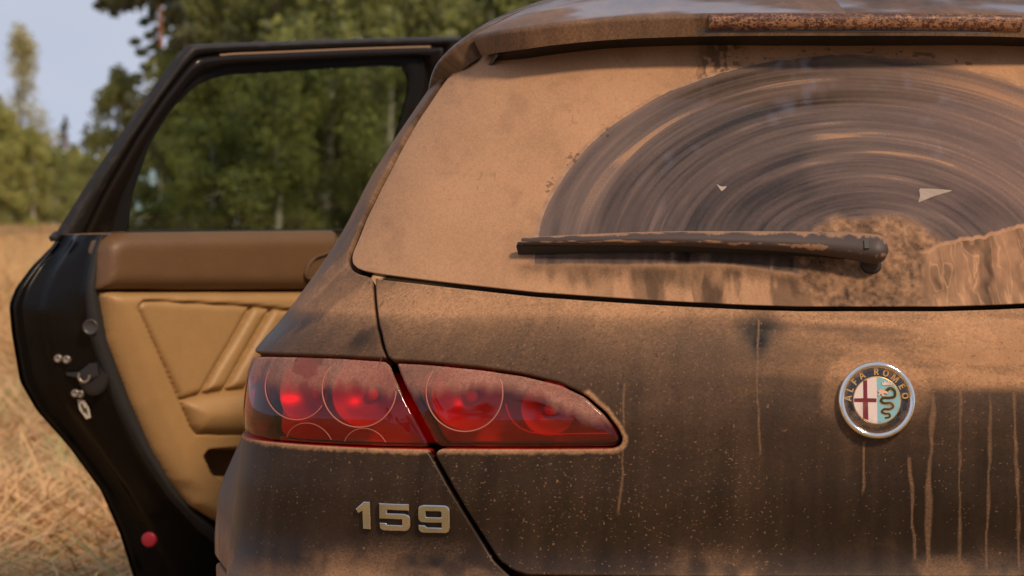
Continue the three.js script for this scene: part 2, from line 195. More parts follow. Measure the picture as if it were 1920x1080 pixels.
function bodyN(t, y) { const e = .003; return bodyRaw(t + e, y).sub(bodyRaw(t - e, y)).cross(bodyRaw(t, y + e).sub(bodyRaw(t, y - e))).normalize(); }
const T_ = (list) => list.map(tauOf);

// ---------------------------------------------------------------- dust on paint
// dust is laid as grains: how many grains stick changes from place to place, each grain keeps its colour
const PAINT = [0.010, 0.0068, 0.0052], DUST = [0.46, 0.248, 0.128];
const seg = (x, y, a) => { const dx = a[2] - a[0], dy = a[3] - a[1], t = clamp(((x - a[0]) * dx + (y - a[1]) * dy) / (dx * dx + dy * dy)); return [Math.hypot(x - a[0] - dx * t, y - a[1] - dy * t), t]; };
const COVER = [[.44, .34], [.52, .40], [.555, .30], [.575, .10], [.62, .07], [.68, .095], [.74, .135], [.79, .19], [.83, .25], [.86, .31], [.885, .43], [.897, .60], [.908, .90], [.95, .74], [1.0, .62], [1.4, .5]];
const DRIPS = BODY.drips.map((d) => { const a = tauOf([d[0], d[1]]), b = tauOf([d[2], d[3]]); return [a[0], a[1], b[0], b[1], d[4] / 1450 / 2 * .8]; });
const LIPS = [[[-1.07, .7345], ...T_(BODY.lampBotQ)], T_(BODY.lampT.slice(5))];
function paintDust(t, y) {
  let c = herm(COVER, y); const grain0 = h2(t * 1300 + 900, y * 1300);
  const blot = fbm(t * 9 + 20, y * 9 + 5, 4) - .5, run = fbm(t * 60 + 7, y * 7, 3) - .5;
  c += blot * .34 * (.30 + c) + run * (.08 + .10 * c);
  const corner = sst(-.62, -.70, t) * sst(.84, .87, y);                       // quarter shoulder: thinner, rubbed
  c -= corner * (.06 + .20 * sst(.48, .62, fbm(t * 22 + 3, y * 16 - t * 9, 4)));
  if (t < -.75) c += .15 * sst(-.85, -1.05, t) * (y < .75 ? 1 : 0);
  // rubbed wet patch below the window and wiped smears beside it
  const px = (t + .150) / .034, py = (y - .888) / .03; c -= .42 * sst(1.5, .3, Math.hypot(px * (1 + .9 * clamp(-py)), py * .9) + .5 * (fbm(t * 60, y * 60, 3) - .5));
  const sm = sst(-.20, -.02, t) * sst(.795, .83, y + .03 * (fbm(t * 12, y * 5, 3) - .5)) * sst(.905, .895, y);
  c += sm * (.16 + .85 * (fbm(t * 7 + 3, y * 85 + t * 6, 4) - .42));
  const rs = sst(.02, .12, t) * sst(.80, .815, y + .022 * (fbm(t * 16 + 9, 4, 2) - .5)) * sst(.905, .89, y); c += rs * (.36 + .25 * fbm(t * 9, y * 40, 3));  // dust at the right, thickened in place of a warm glow of light
  // washed ring round the emblem
  const er = Math.hypot(t, y - .7946); c += .28 * sst(.075, .06, er + .02 * (fbm(t * 40, y * 40, 3) - .5)) * sst(.76, .80, y + .3 * t * 0) ;
  // bottom crust
  c += .34 * sst(.615, .565, y + .02 * (grain0 - .5)) * sst(.48, .66, fbm(t * 12 + 90, y * 14, 4)) ;
  // dust caught on the lip round the lamps
  if (y < .86 && y > .71 && t > -1.1 && t < -.28) { let m = 1; for (const L of LIPS) for (let i = 0; i + 1 < L.length; i++) m = Math.min(m, seg(t, y, [...L[i], ...L[i + 1]])[0]); c += .75 * sst(.0085, .003, m + .003 * (vn(t * 200, y * 200) - .5)); }
  let drip = 0;
  for (const d of DRIPS) { const wob = .007 * (fbm(y * 14 + d[0] * 90, d[0] * 50, 2) - .5) + .002 * (vn(y * 60, d[0] * 70) - .5), [r] = seg(t + wob, y, d); drip = Math.max(drip, sst(d[4] * 1.2, d[4] * .4, r / (.55 + .8 * vn(y * 30 + d[0] * 40, 3))) * (.45 + .75 * fbm(y * 18 + d[0] * 70, d[0] * 31, 3)) * sst(d[3] - .004, d[3] + .012, y)); }
  const grain = .55 * h2(t * 1500 + 4000, y * 1900) + .45 * vn(t * 520 + 11, y * 520 + 11);
  let d = Math.pow(clamp(c, 0, 1.1), 1.15) * (.58 + .80 * grain);
  if (vn(t * 520 + 70, y * 520) * (.9 + .1 * h2(t * 700, y * 700)) > .915 - .05 * c - .06 * sst(.4, .8, fbm(t * 5 + 40, y * 6, 4))) d = Math.max(d, .34 + .3 * grain);
  if (vn(t * 390 + 10, y * 390) > .92) d *= .55;
  return Math.min(1, Math.max(d, drip * (.20 + .36 * grain)));
}
const BT = { t0: -1.4, t1: 1.4, y0: .42, y1: 1.40, w: 2048, h: 1024 };
const dustField = new Float32Array(BT.w * BT.h);
for (let j = 0; j < BT.h; j++) for (let i = 0; i < BT.w; i++) { const t = lerp(BT.t0, BT.t1, (i + .5) / BT.w), y = lerp(BT.y0, BT.y1, (j + .5) / BT.h); dustField[j * BT.w + i] = paintDust(t, y); }
const bodyMap = dataTex(BT.w, BT.h, (u, v, o, i, j) => { const d = dustField[j * BT.w + i], k = .82 + .36 * vn(i * .06, j * .06) * vn(i * .4, j * .4) + .12 * (h2(i, j) - .5); for (let c = 0; c < 3; c++) o[c] = lerp(PAINT[c], DUST[c] * k, d); });
const bodyRough = dataTex(BT.w, BT.h, (u, v, o, i, j) => { const d = dustField[j * BT.w + i]; o[0] = o[1] = o[2] = lerp(.20, .95, Math.pow(d, .5)); }, false);
const bodyBump = dataTex(BT.w, BT.h, (u, v, o, i, j) => { o[0] = o[1] = o[2] = dustField[j * BT.w + i]; }, false);
const bodyUV = (t, y) => [(t - BT.t0) / (BT.t1 - BT.t0), (y - BT.y0) / (BT.y1 - BT.y0)];
const M = {};
M.paint = mat(0xffffff, 1, { clearcoat: 0, specularIntensity: .5, map: bodyMap, roughnessMap: bodyRough, bumpMap: bodyBump, bumpScale: 0.00025 });
M.black = mat(lin(.006, .006, .006), .8);
M.plastic = mat(lin(.018, .016, .015), .45);
M.rubber = mat(lin(.02, .018, .017), .7);
M.chrome = mat(lin(.86, .83, .78), .09, { metalness: 1 });
M.jamb = mat(lin(.006, .0048, .0042), .24, { clearcoat: 0, specularIntensity: .4 });

// ---------------------------------------------------------------- the car
const car = thing('station_wagon', 'dusty black station wagon with its rear side door standing open on the field', 'car');

// quarter panels: pillar beside the rear window, shoulder over the lamp, corner below it and flank with wheel arch
const flankX = -(TMAX + .12);
const quarterOutline = (() => {
  const o = [...T_(BODY.pillarEdge), ...T_(BODY.shutQ), ...T_(BODY.lampTopQ)];
  o.push([-(TMAX - .02), .842], [flankX + .02, .832], [flankX, .81], [flankX, .76], [flankX + .02, .735], [-(TMAX - .02), .7265]);
  o.push(...T_(BODY.lampBotQ), ...T_(BODY.diagQ), [tauOf([-.44, .535])[0], .535], [tauOf([-.42, .50])[0], .50], [-1.38, .50]);
  for (let k = 0; k <= 12; k++) { const a = .536 + (Math.PI - 1.072) * k / 12; o.push([-1.70 + .372 * Math.cos(a), .31 + .372 * Math.sin(a)]); }
  o.push([-2.05, .30], [-2.14, .30], [-2.14, .955], [-1.42, .985], [-1.30, 1.10], [-1.20, 1.27], [-1.05, 1.29]);
  return o;
})();
{
  const qo = soften(quarterOutline, .012, 2);
  const q = panel(qo, bodyP, { cell: .016, r: .003, depth: .028, uvOf: bodyUV });
  part('quarter_panel', q, M.paint, car, 'dusty corner panel carrying the outer tail lamp and the number');
  part('quarter_panel', mirror(q), M.paint, car);
}
// tailgate skin
{
  const half = [...T_(BODY.tailTop).slice(0, -1).reverse(), ...T_(BODY.shutT), ...T_(BODY.lampT), ...T_(BODY.diagT).slice(0, -1)];
  const full = [...half, ...half.slice().reverse().map(([t, y]) => [-t, y])];
  part('tailgate', panel(soften(full, .012, 2), bodyP, { cell: .014, r: .003, depth: .028, uvOf: bodyUV }), M.paint, car, 'black tailgate skin coated with brown dust and dried drips');
}
// bumper
{
  const o = [[-1.36, .492], [1.36, .492], [1.30, .26], [-1.30, .26]];
  part('rear_bumper', panel(soften(o, .02, 2), bodyP, { cell: .03, r: .006, depth: .03, uvOf: (t, y) => bodyUV(t, y + .05) }), M.paint, car);
}
// unseen black sheet added behind the shut lines so the gaps read dark
{
  const o = [[-1.3, .30], [1.3, .30], [1.25, .92], [-1.25, .92]];
  part('added_gap_backing', panel(soften(o, .04, 1), (t, y, off) => bodyP(t, y, off - .10), { cell: .04, r: .01, depth: .05 }), M.black, car);
}

// ---------------------------------------------------------------- rear window with its coat of dust
const glassOutline = (() => { const h = T_(BODY.glassEdge).slice(0, -1); h.unshift([h[0][0] * .97, 1.31]); return [...h, ...h.slice().reverse().map(([t, y]) => [-t, y])]; })();
const WIPE = { x: .012, y: .962, k: 1.49, R: .459 };
function glassDust(x, y, o) {
  const gx = x - WIPE.x, gy = (y - WIPE.y) * WIPE.k, r = Math.hypot(gx, gy), an = Math.atan2(gy, gx);
  const fine = vn(x * 520, y * 520), grain = .5 * h2(x * 1100 + 3000, y * 1400) + .5 * fine, blot = fbm(x * 14 + 5, y * 14, 4);
  // settled dust
  let a = .97 - .16 * sst(.80, .95, vn(x * 210 + 9, y * 210)) * sst(.5, .6, blot);
  let tone = .88 + .28 * (blot - .5) + .30 * (grain - .5) - .10 * sst(.55, .75, fbm(x * 30 + 8, y * 30, 3)), grey = 0, red = 0;
  // wiper sweep
  const edge = WIPE.R + .003 * (fbm(an * 9, 3.3, 3) - .5) + (an > .9 && an < 2.2 ? .008 * (fbm(x * 40, 7, 3) - .5) : 0);
  const mudTop = lerp(.990, 1.026, clamp((x - .075) / .15)) + .012 * (fbm(x * 60, 2, 3) - .5);
  const bladeY = .985 - .030 * sst(-.20, .03, x) - .016, under = bladeY - y;   // below the resting blade
  // concentric smears left by the blade
  const wob = .006 * (fbm(x * 40 + 3, y * 40, 3) - .5);
  const mSweep = sst(edge + .0015, edge - .0015, r) * sst(.004, -.004, under + wob);
  if (mSweep > 0) {
    const q = r + .008 * (fbm(an * 1.3 + 4, r * 4, 2) - .5);
    const s1 = fbm(q * 22 + 2, an * 1.1, 4), s2 = fbm(q * 70 + 9, an * 1.5 + 3, 3), s3 = fbm(q * 240, an * 1.6, 2);
    const st = .36 * s1 + .38 * s2 + .26 * s3, rim = sst(.26, .44, r);
    let a2 = .29 + .72 * (st - .5) + .10 * rim * (.3 + s2) + .20 * sst(-.12, .22, x) - .10 * sst(.46, .66, fbm(x * 6 + 1, y * 6 + 60, 3)) * (1 - .5 * rim);
    a2 += .20 * sst(.63, .74, s2) * sst(.50, .66, fbm(an * 2.5 + 8, r * 12, 2)) + .08 * (grain - .5);
    a2 = clamp(a2, .08, .72);
    let t2 = .96 + .3 * (st - .5) + .06 * (grain - .5), g2 = .95 * sst(.80, .42, a2);
    if (r > edge - .006) { a2 = Math.max(a2, .55 + .5 * fbm(an * 50, r * 60, 3)); g2 *= .4; }
    a = lerp(a, a2, mSweep); tone = lerp(tone, t2, mSweep); grey = g2 * mSweep; red = .25 * sst(.0, .25, x) * mSweep;  // redder to the right: pink light there put into the dust colour
  }
  if (r < edge + .012 && r >= edge && an > 1.15 && an < 1.95) { const k = fbm(x * 120, y * 150, 3); tone *= 1 - .5 * sst(.58, .66, k); }
  // wet smear and runs under the blade, widened to stand in for its shadow
  if (under > -.004 && x > -.48 && x < .1) {
    const v2 = fbm(x * 110, y * 45, 4), len = .018 + .016 * sst(.40, .66, fbm(x * 22 + 3, 5, 3)) + .05 * sst(.50, .74, fbm(x * 40, 11, 3)) * sst(-.36, -.2, x);
    const w = sst(len + .008, len - .016, under + .010 * (v2 - .5) + .005 * (grain - .5)) * sst(-.475, -.445, x) * sst(.06, .02, x) * sst(-.004, .004, under);
    tone = lerp(tone, .34 + .5 * (v2 - .3) + .15 * (grain - .5), w * .85); a = lerp(a, .88, w); grey *= 1 - w;
    tone *= 1 - .58 * sst(.42, .60, fbm(x * 34 + 60, y * 12, 4)) * sst(-.42, -.25, x) * sst(0, .01, under);
  }
  // mud ring round the pivot and dried runs right of it
  const m = fbm(x * 170, y * 190, 4), m2 = fbm(x * 30 + 6, y * 30, 3);
  const ring = sst(.122 + .03 * (m2 - .5), .098 + .03 * (m2 - .5), r); 
  if (ring > 0) { a = lerp(a, .80 + .4 * (m - .4), ring); tone = lerp(tone, .60 + .5 * (m - .47) + .5 * (m2 - .5) - .18 * sst(.45, .6, fbm(x * 60, y * 16 + m2 * 2, 3)), ring); grey *= 1 - ring; }
  const right = sst(.055, .085, x + .02 * (m2 - .5)) * sst(mudTop + .002, mudTop - .002, y);
  if (right > 0) {
    const wx = x + .012 * (fbm(y * 34 + 3, x * 22, 3) - .5), v1 = fbm(wx * 38 + 8, y * 8 + 1.6 * fbm(x * 20, y * 20, 2), 3), v2 = fbm(wx * 120, y * 50, 4);
    const line = sst(.040, .0, Math.abs(v1 - .5)), line2 = sst(.03, .0, Math.abs(fbm(wx * 64 + 30, y * 12 + m2, 3) - .47));
    let t3 = .44 + .9 * (v1 - .45) + .32 * line * (.3 + v2) + .24 * line2 + .5 * (v2 - .5); if (y > mudTop - .005) t3 = Math.max(t3, .75 + .4 * (v2 - .3));
    tone = lerp(tone, t3, right); a = lerp(a, .92, right); grey *= 1 - right;
  }
  // drip marks under the spoiler
  { const c = seg(x, y, [-.165, 1.30, -.178, 1.235]), k = fbm(x * 90, y * 70, 3); const m = sst(.042, .02, c[0] + .03 * (k - .5)); if (m > 0 && r > edge - .004) tone *= 1 - m * .65 * sst(.40, .56, k); }
  for (const [sx, sy] of [[-.383, 1.112], [-.345, 1.152], [-.418, 1.075]]) { const d = Math.hypot(x - sx, y - sy); if (d < .014 && fbm(x * 190, y * 190, 3) > .50 + d * 16) tone *= .5; }
  tone = clamp(tone, .1, 1.35);
  o[0] = lerp(DUST[0] * 1.08, .33, grey) * tone * (1 + .10 * red); o[1] = lerp(DUST[1] * 1.08, .225, grey) * tone * (1 - .05 * red); o[2] = lerp(DUST[2] * 1.08, .185, grey) * tone; o[3] = clamp(a);
}
const GT = { x0: -.78, x1: .78, y0: .90, y1: 1.33 };
const glassTex = dataTex(2048, 800, (u, v, o) => glassDust(lerp(GT.x0, GT.x1, u), lerp(GT.y0, GT.y1, v), o));
const glassAt = (t, y) => { const P = bodyRaw(t, y); return [(P.x - GT.x0) / (GT.x1 - GT.x0), (y - GT.y0) / (GT.y1 - GT.y0)]; };
{
  const o = soften(glassOutline, .012, 2);
  const pane = part('rear_window', panel(o, (t, y, off) => bodyP(t, y, off - .003), { cell: .02, r: .002, depth: .003 }), mat(lin(.12, .11, .115), .04, { transmission: 1, thickness: 0, ior: 1.5 }), car, 'dust covered rear window with a wiped fan');
  part('dust_coat', panel(o, (t, y, off) => bodyP(t, y, off - .0012), { cell: .02, r: .001, depth: .0005, uvOf: glassAt }), mat(0xffffff, .92, { map: glassTex, transparent: true }), pane, 'tan dust with wiper streaks and mud runs');
  for (const k of ['chipA', 'chipB']) part('film_scrap', panel(soften(T_(BODY[k]), .01, 1), (t, y, off) => bodyP(t, y, off - .0020), { cell: .03, r: .0003, depth: .0006 }), mat(lin(.50, .42, .34), .6), pane, 'pale torn scrap of film on the glass');
}

// ---------------------------------------------------------------- tail lamps
M.lens = mat(lin(.93, .045, .06), .05, { transmission: 1, thickness: 0, ior: 1.5 });
M.lampBack = mat(lin(.42, .09, .09), .3);
M.bowl = mat(lin(.52, .20, .18), .40, { metalness: .4 });
M.bulb = mat(lin(.60, .20, .18), .4);
M.bezel = mat(lin(.46, .155, .115), .5);
const lampTex = dataTex(1024, 512, (u, v, o) => {                             // dust lying on the lamp glass, thick along its upper half
  const t = lerp(-1.15, -.30, u), y = lerp(.70, .86, v), g = .5 * h2(t * 1500, y * 1500) + .5 * vn(t * 520, y * 520), b = fbm(t * 16 + 4, y * 22, 4), run = fbm(t * 120, y * 14, 3);
  const inner = sst(-.66, -.62, t);
  const line = lerp(.806, .806, inner) + .030 * (b - .5) + .014 * (run - .5) - .036 * sst(-.46, -.35, t);
  let c = sst(-.012, .014, y - line) * (.62 + .6 * (b - .5)) + .02 + .05 * (b - .5);
  c *= lerp(1, .55, sst(.6, .7, fbm(t * 30 + 50, y * 30, 3)) * (1 - inner));
  const d = Math.pow(clamp(c), 1.1) * (.6 + .85 * g);
  o[0] = .46; o[1] = .225; o[2] = .165; o[3] = clamp(d);
});
const lampUV = (t, y) => [(t + 1.15) / .85, (y - .70) / .16];
M.lampDust = mat(0xffffff, .95, { map: lampTex, transparent: true });
function tailLamp(outline, label, rings, bowls) {
  const o = soften(outline, .010, 2);
  const back = part('tail_light', panel(o, (t, y, off) => bodyP(t, y, off - .055), { cell: .02, r: .004, depth: .02 }), M.lampBack, car, label);
  const bits = [];
  const lensMap = (t, y, off) => bodyP(t, y, off - .002 + .003 * sst(0, .03, distTo(o, t, y)));
  bits.push(['lens', panel(o, lensMap, { cell: .010, r: .004, depth: .040 }), M.lens]);
  bits.push(['lens_dust', panel(o, (t, y, off) => lensMap(t, y, off + .0012), { cell: .012, r: .004, depth: .001, uvOf: lampUV }), M.lampDust]);
  for (const [c, rad, a0, a1] of rings) {
    const pts = []; for (let k = 0; k <= 40; k++) { const a = lerp(a0, a1, k / 40), q = [c[0] + rad[0] * Math.cos(a), c[1] + rad[1] * Math.sin(a)], t = tauOf(q); if (inside(o, t[0], t[1]) && distTo(o, t[0], t[1]) > .004) pts.push(lensMap(t[0], t[1], .0008)); }
    if (pts.length > 3) bits.push(['lens_ring', tube(pts, rad[0] < .04 ? .0005 : .0009, 6), M.bezel]);
  }
  for (const [x, y, rad] of bowls) {
    const [t] = tauOf([x, y]), P = bodyP(t, y, -.013), n = bodyN(t, y), qn = new THREE.Quaternion().setFromUnitVectors(V(0, 1, 0), n);
    const prof = []; for (let k = 0; k <= 14; k++) { const s = k / 14; prof.push(new THREE.Vector2(.004 + (rad - .004) * s, -.036 + .034 * s * s)); }
    const g = new THREE.LatheGeometry(prof, 36); g.applyQuaternion(qn); g.translate(P.x, P.y, P.z); bits.push(['reflector', g, M.bowl]);
    const b = new THREE.SphereGeometry(.009, 18, 12); b.scale(1, .7, 1); b.translate(0, -.030, 0); b.applyQuaternion(qn); b.translate(P.x, P.y, P.z); bits.push(['bulb', b, M.bulb]);
  }
  for (const [n, g, m] of bits) part(n, g, m, back);
  const other = part('tail_light', mirror(back.geometry), M.lampBack, car);
  for (const [n, g, m] of bits) part(n, mirror(g), m, other);
}
const TAU2 = Math.PI;
{
  const o = T_(BODY.lensOut); o.push([-(TMAX - .02), .7385], [flankX + .03, .743], [flankX + .012, .764], [flankX + .012, .805], [flankX + .03, .824], [-(TMAX - .02), .834]);
  const A = BODY.ringA, B = BODY.ringB, E = BODY.ringE, F = BODY.ringF;
  tailLamp(o, 'outer tail lamp of red glass with round reflectors, dust on its upper half',
    [[A[0], A[1], 2.6, 5.75], [B[0], B[1], 2.5, 6.6], [E[0], E[1], .3, 2.85], [F[0], F[1], .4, 2.75]],
    [[A[0][0], A[0][1], .043], [B[0][0], B[0][1], .047]]);
  const C = BODY.ringC, D = BODY.ringD;
  tailLamp(T_(BODY.lensIn), 'inner tail lamp of red glass tapering to a point on the tailgate',
    [[C[0], C[1], 2.55, 6.9]], [[C[0][0], C[0][1], .048], [-.425, .784, .036]]);
  const lamp = car.children.filter((c) => c.name === 'tail_light')[2], o2 = soften(T_(BODY.lensIn), .010, 2);
  const g = tube(D.map((p) => { const t = tauOf(p); return bodyP(t[0], t[1], -.0022); }), .0009, 6);
  part('lens_ring', g, M.bezel, lamp);
}

// ---------------------------------------------------------------- roof, spoiler and high brake lamp
const HC = [[-3.2, 1.36], [-2.3, 1.44], [-1.4, 1.452], [-.9, 1.432], [-.60, 1.395], [-.28, 1.318], [-.1, 1.283]], WR = .60, YB = 1.2, ME = 2.6;
const roofH = (x, z) => YB + (herm(HC, z) - YB) * Math.pow(1 - Math.pow(Math.min(.9999, Math.abs(x) / WR), ME), 1 / ME);
// roof domain: angle round the section and distance along the car
const angOf = (x) => Math.sign(x) * Math.asin(Math.pow(Math.min(1, Math.abs(x) / WR), ME / 2)) * .6;
function roofRaw(a, z) { const f = a / .6, s = Math.sin(Math.abs(f)), c = Math.cos(f); return V(Math.sign(a) * WR * Math.pow(Math.max(s, 1e-9), 2 / ME), YB + (herm(HC, z) - YB) * Math.pow(Math.max(c, 1e-9), 2 / ME), z); }
function roofP(a, z, off = 0) { const P = roofRaw(a, z); if (!off) return P; const e = .004, n = roofRaw(a, z - e).sub(roofRaw(a, z + e)).cross(roofRaw(a + e, z).sub(roofRaw(a - e, z))).normalize(); if (n.y < 0) n.negate(); return P.addScaledVector(n, off); }
const roofXZ = (x, z, off = 0) => { const e = .003, P = V(x, roofH(x, z), z); if (!off) return P; const n = V(-(roofH(x + e, z) - roofH(x - e, z)) / (2 * e), 1, -(roofH(x, z + e) - roofH(x, z - e)) / (2 * e)).normalize(); return P.addScaledVector(n, off); };
const roofTex = dataTex(1024, 1024, (u, v, o) => {
  const x = u * 1.4, z = v * 1.4, c = .30 + .5 * (fbm(x * 5, z * 5, 4) - .5) + .25 * (fbm(x * 60, z * 14, 3) - .5), g = .5 * h2(x * 1500, z * 1500) + .5 * vn(x * 520, z * 520), d = clamp(c) * (.5 + g);
  for (let k = 0; k < 3; k++) o[k] = lerp(PAINT[k], DUST[k] * .9, d);
}, true, true);
const roofRough = dataTex(512, 512, (u, v, o) => { o[0] = o[1] = o[2] = .16 + .5 * sst(.4, .7, fbm(u * 9, v * 9, 4)); }, false, true);
M.roof = mat(0xffffff, 1, { clearcoat: 0, specularIntensity: .8, map: roofTex, roughnessMap: roofRough });
const trail = [[0, -.286], [.10, -.289], [.174, -.296], [.26, -.307], [.338, -.322], [.40, -.335], [.456, -.356], [.490, -.386], [.515, -.425], [.532, -.468]];
const roofUV = (a, b, P) => [a / 1.4, (P.z - P.y) / 1.4];
{
  const r = trail.concat([[.520, -.490], [.493, -.512], [.470, -.565], [.448, -.63]]), full = [...r, ...r.slice().reverse().map(([x, z]) => [-x, z])];
  const sp = part('spoiler', panel(soften(full, .015, 2), roofXZ, { cell: .02, r: .008, depth: .024, uvOf: roofUV, steps: 5 }), M.roof, car, 'roof spoiler overhanging the rear window');
  // underside, dropped towards the glass so its black stands in for shadow
  const low = soften(full.map(([x, z]) => [x * .975, z]), .015, 2);
  const zt = (x) => herm(trail, Math.abs(x));
  part('spoiler_underside', panel(low, (x, z, off) => { const P = roofXZ(x, z, off - .020); P.z += .0006; P.y -= .50 * Math.min(.14, Math.max(0, zt(Math.min(.5, Math.abs(x))) - z)); return P; }, { cell: .012, r: .003, depth: .004 }), M.plastic, sp);
  // brake lamp strip set in the trailing face
  const rows = [], n = 60; for (let j = 0; j <= 6; j++) rows.push([]);
  for (let i = 0; i <= n; i++) { const x = lerp(-.193, .252, i / n); for (let j = 0; j <= 6; j++) { const s = j / 6, P = roofXZ(x, zt(x), -.001 - .024 * s); P.z += .0025 - (s === 0 || s === 1 ? .004 : 0) + .003 * Math.sin(Math.PI * s); rows[j].push(P); } }
  const mud = dataTex(1024, 128, (u, v, o) => { const x = u * 14, y = v * 1.1, a = fbm(x * 4.2, y * 5, 4), b = fbm(x * 8 + 3, y * 7 + 3, 4), rid = 1 - Math.abs(2 * b - 1); const d = sst(.56, .78, .45 * a + .55 * rid - .10 * (v < .35 ? 1 - v / .35 : 0) + .08 * (h2(u * 4000, v * 500) - .5)); o[0] = lerp(.070, .30, d); o[1] = lerp(.022, .145, d); o[2] = lerp(.014, .07, d); });
  part('brake_light', loft(rows), mat(0xffffff, .5, { map: mud, bumpMap: mud, bumpScale: .0006 }), sp, 'red high brake lamp crusted with dried mud');
  // roof shell with side rails round the spoiler
  const rim = [[.455, -.637], [.478, -.572], [.500, -.521], [.525, -.500], [.541, -.478], [.560, -.48], [.58, -.505], [.592, -.535], [.5995, -.57]].map(([x, z]) => [angOf(x), z]);
  const half = [...rim, [.6 * Math.PI / 2, -.60], [.6 * Math.PI / 2, -2.3]], shell = [...half, ...half.slice().reverse().map(([a, z]) => [-a, z])];
  part('roof', panel(soften(shell, .02, 2), roofP, { cell: .03, r: .005, depth: .03, uvOf: roofUV }), M.roof, car);
}

// ---------------------------------------------------------------- wiper
{
  const W = BODY.wiper.map(tauOf), rad = [[0, .0042, .004], [.05, .0055, .005], [.4, .0105, .009], [.7, .0155, .013], [.86, .0190, .016], [.93, .0195, .017], [.975, .015, .013], [.993, .009, .008], [1, .001, .001]];
  const cv = new THREE.CatmullRomCurve3(W.map(([t, y], i) => bodyP(t, y, .025 + .008 * (i / 6)))), rows = [];
  const at = (s, k) => herm(rad.map((r) => [r[0], r[k]]), s);
  for (let i = 0; i <= 90; i++) {
    const s = i / 90, P = cv.getPoint(s), T = cv.getTangent(s), [t, y] = tauOf([P.x, P.y]), n = bodyN(t, y), b = n.clone().cross(T).normalize(), row = [];
    for (let k = 0; k < 20; k++) { const a = k / 20 * 2 * Math.PI, c = Math.sign(Math.cos(a)) * Math.pow(Math.abs(Math.cos(a)), .8), d = Math.sign(Math.sin(a)) * Math.pow(Math.abs(Math.sin(a)), .8); row.push(P.clone().addScaledVector(b, c * at(s, 1)).addScaledVector(n, d * at(s, 2))); }
    rows.push(row);
  }
  const armTex = dataTex(1024, 256, (u, v, o) => {                            // u round the arm, v along it
    const g = .5 * h2(u * 900, v * 4000) + .5 * vn(u * 30, v * 420), b = fbm(u * 8 + 3, v * 30, 4), up = Math.max(0, Math.cos((u - .09) * 2 * Math.PI)), lo = Math.max(0, Math.cos((u - .44) * 2 * Math.PI));
    const c = sst(.35, .85, up + .9 * (b - .5)) * .75 + sst(.95, 1.03, lo + .35 * (b - .5)) * .7, d = sst(-.25, .25, c - (.15 + .7 * g)) * .8;
    const base = [.058, .038, .031]; for (let k = 0; k < 3; k++) o[k] = lerp(base[k], DUST[k] * .8, d);
  });
  const arm = part('wiper', loft(rows, { close: true }), mat(0xffffff, .55, { map: armTex }), car, 'dusty dark wiper arm lying across the rear window');
  const bl = []; for (let j = 0; j < 2; j++) bl.push([]);
  const blade = [];
  for (const [o0, o1, w] of [[.001, .018, .003]]) { const rr = [[], [], [], []]; for (let i = 0; i <= 40; i++) { const s = lerp(.005, .80, i / 40), P = cv.getPoint(s), [t, y0] = tauOf([P.x, P.y]), y = y0 - .016; [[-w, o0], [-w, o1], [w, o1], [w, o0]].forEach(([dy, of], k) => rr[k].push(bodyP(t, y + dy, of))); } blade.push(loft([...rr, rr[0]])); }
  part('wiper_blade', blade[0], M.rubber, arm);
  const [pt, py] = tauOf([.006, .968]), n = bodyN(pt, py), q = new THREE.Quaternion().setFromUnitVectors(V(0, 1, 0), n), P = bodyP(pt, py, 0);
  const pg = new THREE.LatheGeometry([[0, .020], [.006, .020], [.008, .016], [.009, .008], [.013, .005], [.014, .002], [.014, -.004]].map((a) => new THREE.Vector2(...a)), 28); pg.applyQuaternion(q); pg.translate(P.x, P.y, P.z);
  part('pivot', pg, mat(lin(.03, .02, .015), .7), arm);
  const nb = new THREE.BoxGeometry(.006, .013, .006), P2 = cv.getPoint(.875); nb.rotateX(-.5); nb.translate(P2.x, P2.y + .004, P2.z + at(.875, 2) - .0005);
  part('clip_slot_shade', nb, M.plastic, arm);  // dark box in place of a clip slot and the shade inside it
}

